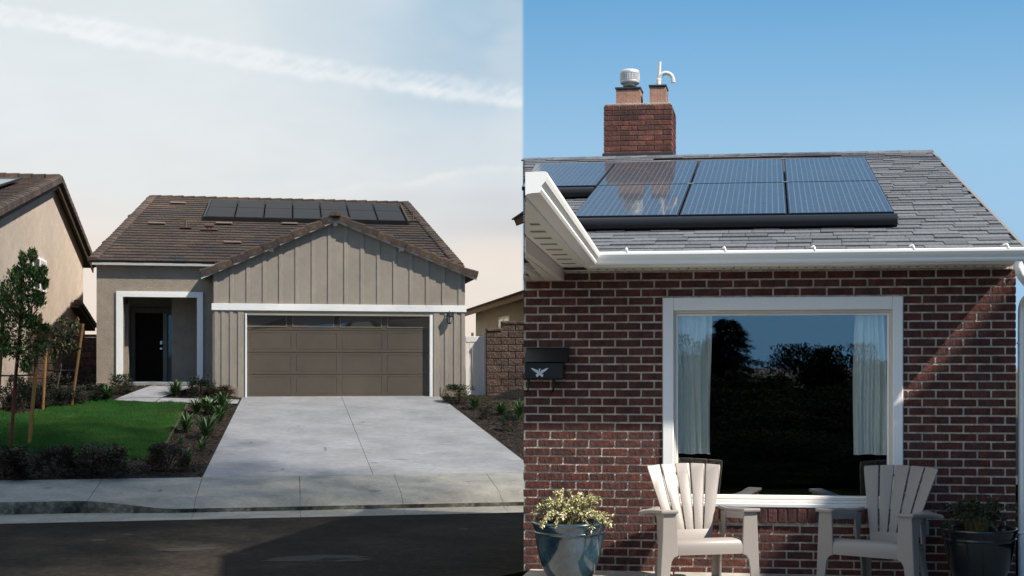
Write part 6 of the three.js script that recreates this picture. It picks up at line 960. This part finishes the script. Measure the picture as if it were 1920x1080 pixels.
      part('leg', [lg, boxUV(side)], plastic, t);
      const rl = extr([[-0.12, 0.345], [-0.23, 0.335], [-0.275, 0.15], [-0.30, 0.0], [-0.24, 0.0], [-0.20, 0.15]], -0.008, 0.008, 0.002); rl.applyMatrix4(new THREE.Matrix4().makeBasis(V(0, 0, 1), V(0, 1, 0), V(-1, 0, 0))); { const p = rl.attributes.position; for (let i = 0; i < p.count; i++) p.setX(i, p.getX(i) + s * (0.222 + 0.03 * (1 - p.getY(i) / 0.345))); rl.computeVertexNormals(); }
      const rl2 = extr([[0.18, 0.33], [0.222, 0.33], [0.252, 0.0], [0.20, 0.0]].map(([x, y]) => [s * x, y]), -0.008, 0.008, 0.003); { const p = rl2.attributes.position; for (let i = 0; i < p.count; i++) p.setZ(i, p.getZ(i) - 0.235 - 0.065 * (1 - p.getY(i) / 0.33)); rl2.computeVertexNormals(); }
      part('leg', [boxUV(rl), boxUV(rl2)], plastic, t);
      part('arm_support', (() => { const g = extr([[-0.22, 0.535], [-0.10, 0.545], [-0.14, 0.34], [-0.2, 0.33]], -0.007, 0.007, 0.002); g.applyMatrix4(new THREE.Matrix4().makeBasis(V(0, 0, 1), V(0, 1, 0), V(-1, 0, 0))); g.translate(s * 0.254, 0, 0); return boxUV(g); })(), plastic, t);
    }
    return t;
  }
  const chair = makeChair('off-white plastic fan-back chair in full sun left of the window'), set = (c, px, z, turn) => { const p = FR.z(px, 1000, z); c.position.copy(FR.world(p.x, 0, z)); c.rotation.y = FR.yaw + turn * Math.PI / 180; };
  set(chair, 1309, 0.62, 20); chair.userData.group = 'plastic chairs under the window';
  const chair2 = chair.clone(); chair2.name = numbered('plastic_chair'); chair2.userData = { label: 'plastic fan-back chair in shade right of the window', category: 'chair', group: 'plastic chairs under the window' }; scene.add(chair2); set(chair2, 1652, 0.62, -27);
}

// ================================================================== outside the frame: what shades and what is mirrored
{
  // two-storey house on the right whose eave throws the slanting shadow over the brick wall
  const xe = FR.z(1918, 490, zEv).x + 0.11, T = 4.2, ex = xe + 0.88 * T, ey = FR.z(1918, 492, zEv).y + T, nb = thing('siding_house', 'two-storey house with pale siding beyond the right edge of the frame', 'house', FR, [ex + 3.5, 0, 3.4]);
  part('wall', cbox(ex + 0.35, ex + 6.5, 0, ey - 0.1, -0.2, 6.6), mat([0.34, 0.33, 0.31], { map: tSoft }), nb);
  part('roof', [slab([V(ex, ey, -0.4), V(ex, ey, 6.9), V(ex + 3.4, ey + 1.1, 6.9), V(ex + 3.4, ey + 1.1, -0.4)], 0.12), slab([V(ex + 6.8, ey, -0.4), V(ex + 6.8, ey, 6.9), V(ex + 3.402, ey + 1.1, 6.9), V(ex + 3.402, ey + 1.1, -0.4)], 0.12)], mat([0.06, 0.06, 0.065], { map: tShingle }), nb);
  for (const z of [0.8, 2.8, 4.8]) for (const y of [1.0, 3.8]) { const w = part('window', cbox(ex + 0.32, ex + 0.348, y, y + 1.3, z, z + 0.9), M.white, nb); part('pane', cbox(ex + 0.314, ex + 0.319, y + 0.06, y + 1.24, z + 0.06, z + 0.84, 0.001), phys([0.03, 0.035, 0.04], { roughness: 0.05 }), w); }
}
{
  // hill and leaf mass added unseen on the right to half-shade the left yard
  const T = [], NU = 60, NV = 26, d0 = 10.6, d1 = 82, foot = (d) => 0.315 * d + 3.2 + 1.2 * perlin.noise(d * 0.2, 0, 4.2);
  const P = (i, j) => { const u = i / NU, v = j / NV, d = lerp(d0, d1, u), endF = sstep(0, 0.035, u + 0.002) * sstep(1, 0.9, u), t = v * 46, h = 17 * sstep(0, 9, t) * (1 - sstep(26, 46, t)) * endF, b = 1.2 * fbm(d * 0.22, t * 0.22, 7.7, 3) * sstep(0, 3, t); return V(foot(d) + t, -1.36 + Math.max(0, h + b * endF), -d); };
  for (let i = 0; i < NU; i++) for (let j = 0; j < NV; j++) { const a = P(i, j), b = P(i + 1, j), c = P(i + 1, j + 1), e = P(i, j + 1); for (const q of [a, c, b, a, e, c]) T.push(q.x, q.y, q.z); }
  single('added_shade_hill', fromTris(T), mat([0.06, 0.07, 0.03], { map: tGrass }), 'green hill added beyond the right edge of the frame to shade the left yard', 'structure', FW, [25, -1.36, -40]);
  const R = rng(808), N = 420000, leaf = leafCloud(1, 3, () => [V(0, 0, 0), V(0, 1, 0)], 0.15, 0.076, [[1, 1, 1]]), im = new THREE.InstancedMesh(leaf, leafMat, N), m = new THREE.Matrix4(), q = new THREE.Quaternion(), cc = new THREE.Color();  // unseen leaves, added and thinned so only part of the sun passes
  for (let i = 0; i < N; i++) {
    let d, t, y; for (;;) { d = lerp(6.8, 80, R()); t = lerp(7.5, 19, R()); y = lerp(13, 50, R()); if (d < 12.2 && y < 24.5) continue; if (y < 50 - 6 * Math.abs(perlin.noise(d * 0.25, 3, 1))) break; }
    q.setFromEuler(new THREE.Euler(R() * 6.28, R() * 6.28, R() * 6.28)); const s = 0.8 + 0.5 * R(); m.compose(V(foot(d) + t, y, -d), q, V(s, s, s)); im.setMatrixAt(i, m); im.setColorAt(i, cc.setRGB(0.03 + 0.03 * R(), 0.055 + 0.03 * R(), 0.018));
  }
  im.name = numbered('added_shade_wood'); im.userData = { label: 'tall mass of loose leaves added beyond the right edge of the frame to thin the sun on the left house', category: 'added_shade_wood', kind: 'stuff' }; im.castShadow = im.receiveShadow = true; scene.add(im);
}
function addedShadeTree(label, x, y, z, H, crownY, rx, ry, n, seed, cols, leaf, group) {
  const t = thing('tree', label, 'tree', FW, [x, y, z], group), R = rng(seed), L = [rod(V(x, y, z), V(x, y + H * 0.8, z), 0.0035 * H, 0.002 * H, 8)], balls = [];
  for (let i = 0; i < 22; i++) { const a = R() * 6.28, h = R() * 2 - 1, r = Math.sqrt(1 - h * h) * (0.45 + 0.5 * R()), c = V(x + Math.cos(a) * r * rx, y + crownY + h * ry * 0.8, z + Math.sin(a) * r * rx); balls.push(c); L.push(rod(V(x, Math.min(y + H * 0.78, c.y - 0.1 * ry), z), c, 0.0022 * H, 0.001 * H, 5)); }
  part('trunk', L, greyBark, t);
  part('crown', leafCloud(n, seed + 1, (Q) => { const b = balls[Math.floor(Q() * balls.length)], d = V(Q() - 0.5, Q() - 0.5, Q() - 0.5).normalize().multiplyScalar(Math.cbrt(Q()) * 0.52); return [V(b.x + d.x * rx, b.y + d.y * ry, b.z + d.z * rx), d.add(V(0, 0.2, 0))]; }, leaf, leaf * 0.5, cols), leafMat, t, { kind: 'stuff' });
}
const TG = [[0.03, 0.055, 0.018], [0.022, 0.04, 0.014], [0.045, 0.07, 0.024]];
addedShadeTree('tall bare-stemmed tree with a high crown, added beyond the right edge to shade the street', 15.2, -1.3, -9.4, 38, 32.6, 5.6, 5.6, 15000, 401, TG, 0.4);  // added out of view to shade the near street
// bushes across the lawn that the window mirrors
const bushMat = new THREE.MeshPhysicalMaterial({ color: 0x8c8c8c, vertexColors: true, roughness: 1, specularIntensity: 0.1, side: THREE.DoubleSide }), darkTwig = mat([0.012, 0.010, 0.008]), bushGeo = [leafCloud(15000, 700, (() => { const Q = rng(701), br = Array.from({ length: 150 }, () => { const h = 0.04 + 0.93 * Math.pow(Q(), 0.9), a = Q() * 6.28, l = 0.5 * Math.pow(1 - h, 0.8) * (0.6 + 0.6 * Q()) + 0.03; return [h, a, l]; }); return (R) => { const [h, a, l] = br[Math.floor(R() * 150)], t = Math.sqrt(R()), r = l * t; return [V(Math.cos(a) * r + (R() - 0.5) * 0.05, h + 0.05 * t - 0.06 * t * t + (R() - 0.5) * 0.035, Math.sin(a) * r + (R() - 0.5) * 0.05), V(Math.cos(a), 0.15, Math.sin(a))]; }; })(), 0.045, 0.012, DRK), shrubGeo(710, 14000, DRK, 0.034, 0.018), shrubGeo(720, 14000, GRN, 0.036, 0.018)];
[[-2.95, 14.2, 3.0, 2.95, 0, 'pointed dark bush behind the camera, tallest of the mirrored row'], [-3.75, 14.8, 2.4, 2.45, 1, 'broad dark bush left of the pointed one behind the camera'], [-1.15, 15.5, 2.2, 2.2, 1, 'dark bush right of the pointed one behind the camera'], [-0.05, 15.8, 2.4, 2.15, 2, 'round green bush in the middle of the mirrored row'], [1.9, 16.2, 2.6, 2.0, 2, 'wide green bush at the right of the mirrored row'], [-6.6, 16, 3.4, 2.1, 1, 'far left dark bush of the mirrored row'], [6.6, 17, 3.6, 1.8, 1, 'far right dark bush of the mirrored row'], [0.4, 18.6, 4.6, 1.5, 1, 'low dark bush behind the mirrored row'], [-2.6, 11.4, 4.2, 1.35, 1, 'knee-high dark bush before the pointed one'], [1.6, 12, 4.4, 1.2, 1, 'knee-high dark bush before the round green one'], [-1.2, 8.2, 4.2, 1.15, 1, 'low spreading dark bush just behind the camera, left'], [2.4, 8.4, 4.4, 1.1, 1, 'low spreading dark bush just behind the camera, right'], [-0.6, 4.6, 3.8, 1.0, 1, 'low dark ground bush close behind the camera, left'], [2.6, 4.4, 3.8, 0.95, 1, 'low dark ground bush close behind the camera, right'], [0.2, 1.4, 3.0, 0.85, 1, 'low dark ground bush beside the path under the camera'], [2.8, 1.0, 3.0, 0.85, 1, 'low dark ground bush right of the camera'], [0.5, -1.9, 2.6, 0.7, 1, 'low dark ground bush before the patio, left'], [2.7, -2.1, 2.8, 0.7, 1, 'low dark ground bush before the patio, right']].forEach(([x, z, w, h, k, label], i) => { const t = thing('bush', label, 'bush', FW, [x, 0, z]); t.scale.set(w, h, w); t.rotation.y = i * 1.1; for (const [n, g, m, s] of [['foliage', bushGeo[k], bushMat, 1]]) { const e = new THREE.Mesh(g, m); e.name = n; if (n === 'stem') e.scale.set(0.5, 0.55, 0.5); e.castShadow = e.receiveShadow = true; if (s) e.userData.kind = 'stuff'; t.add(e); } });

renderer.render(scene, camera);
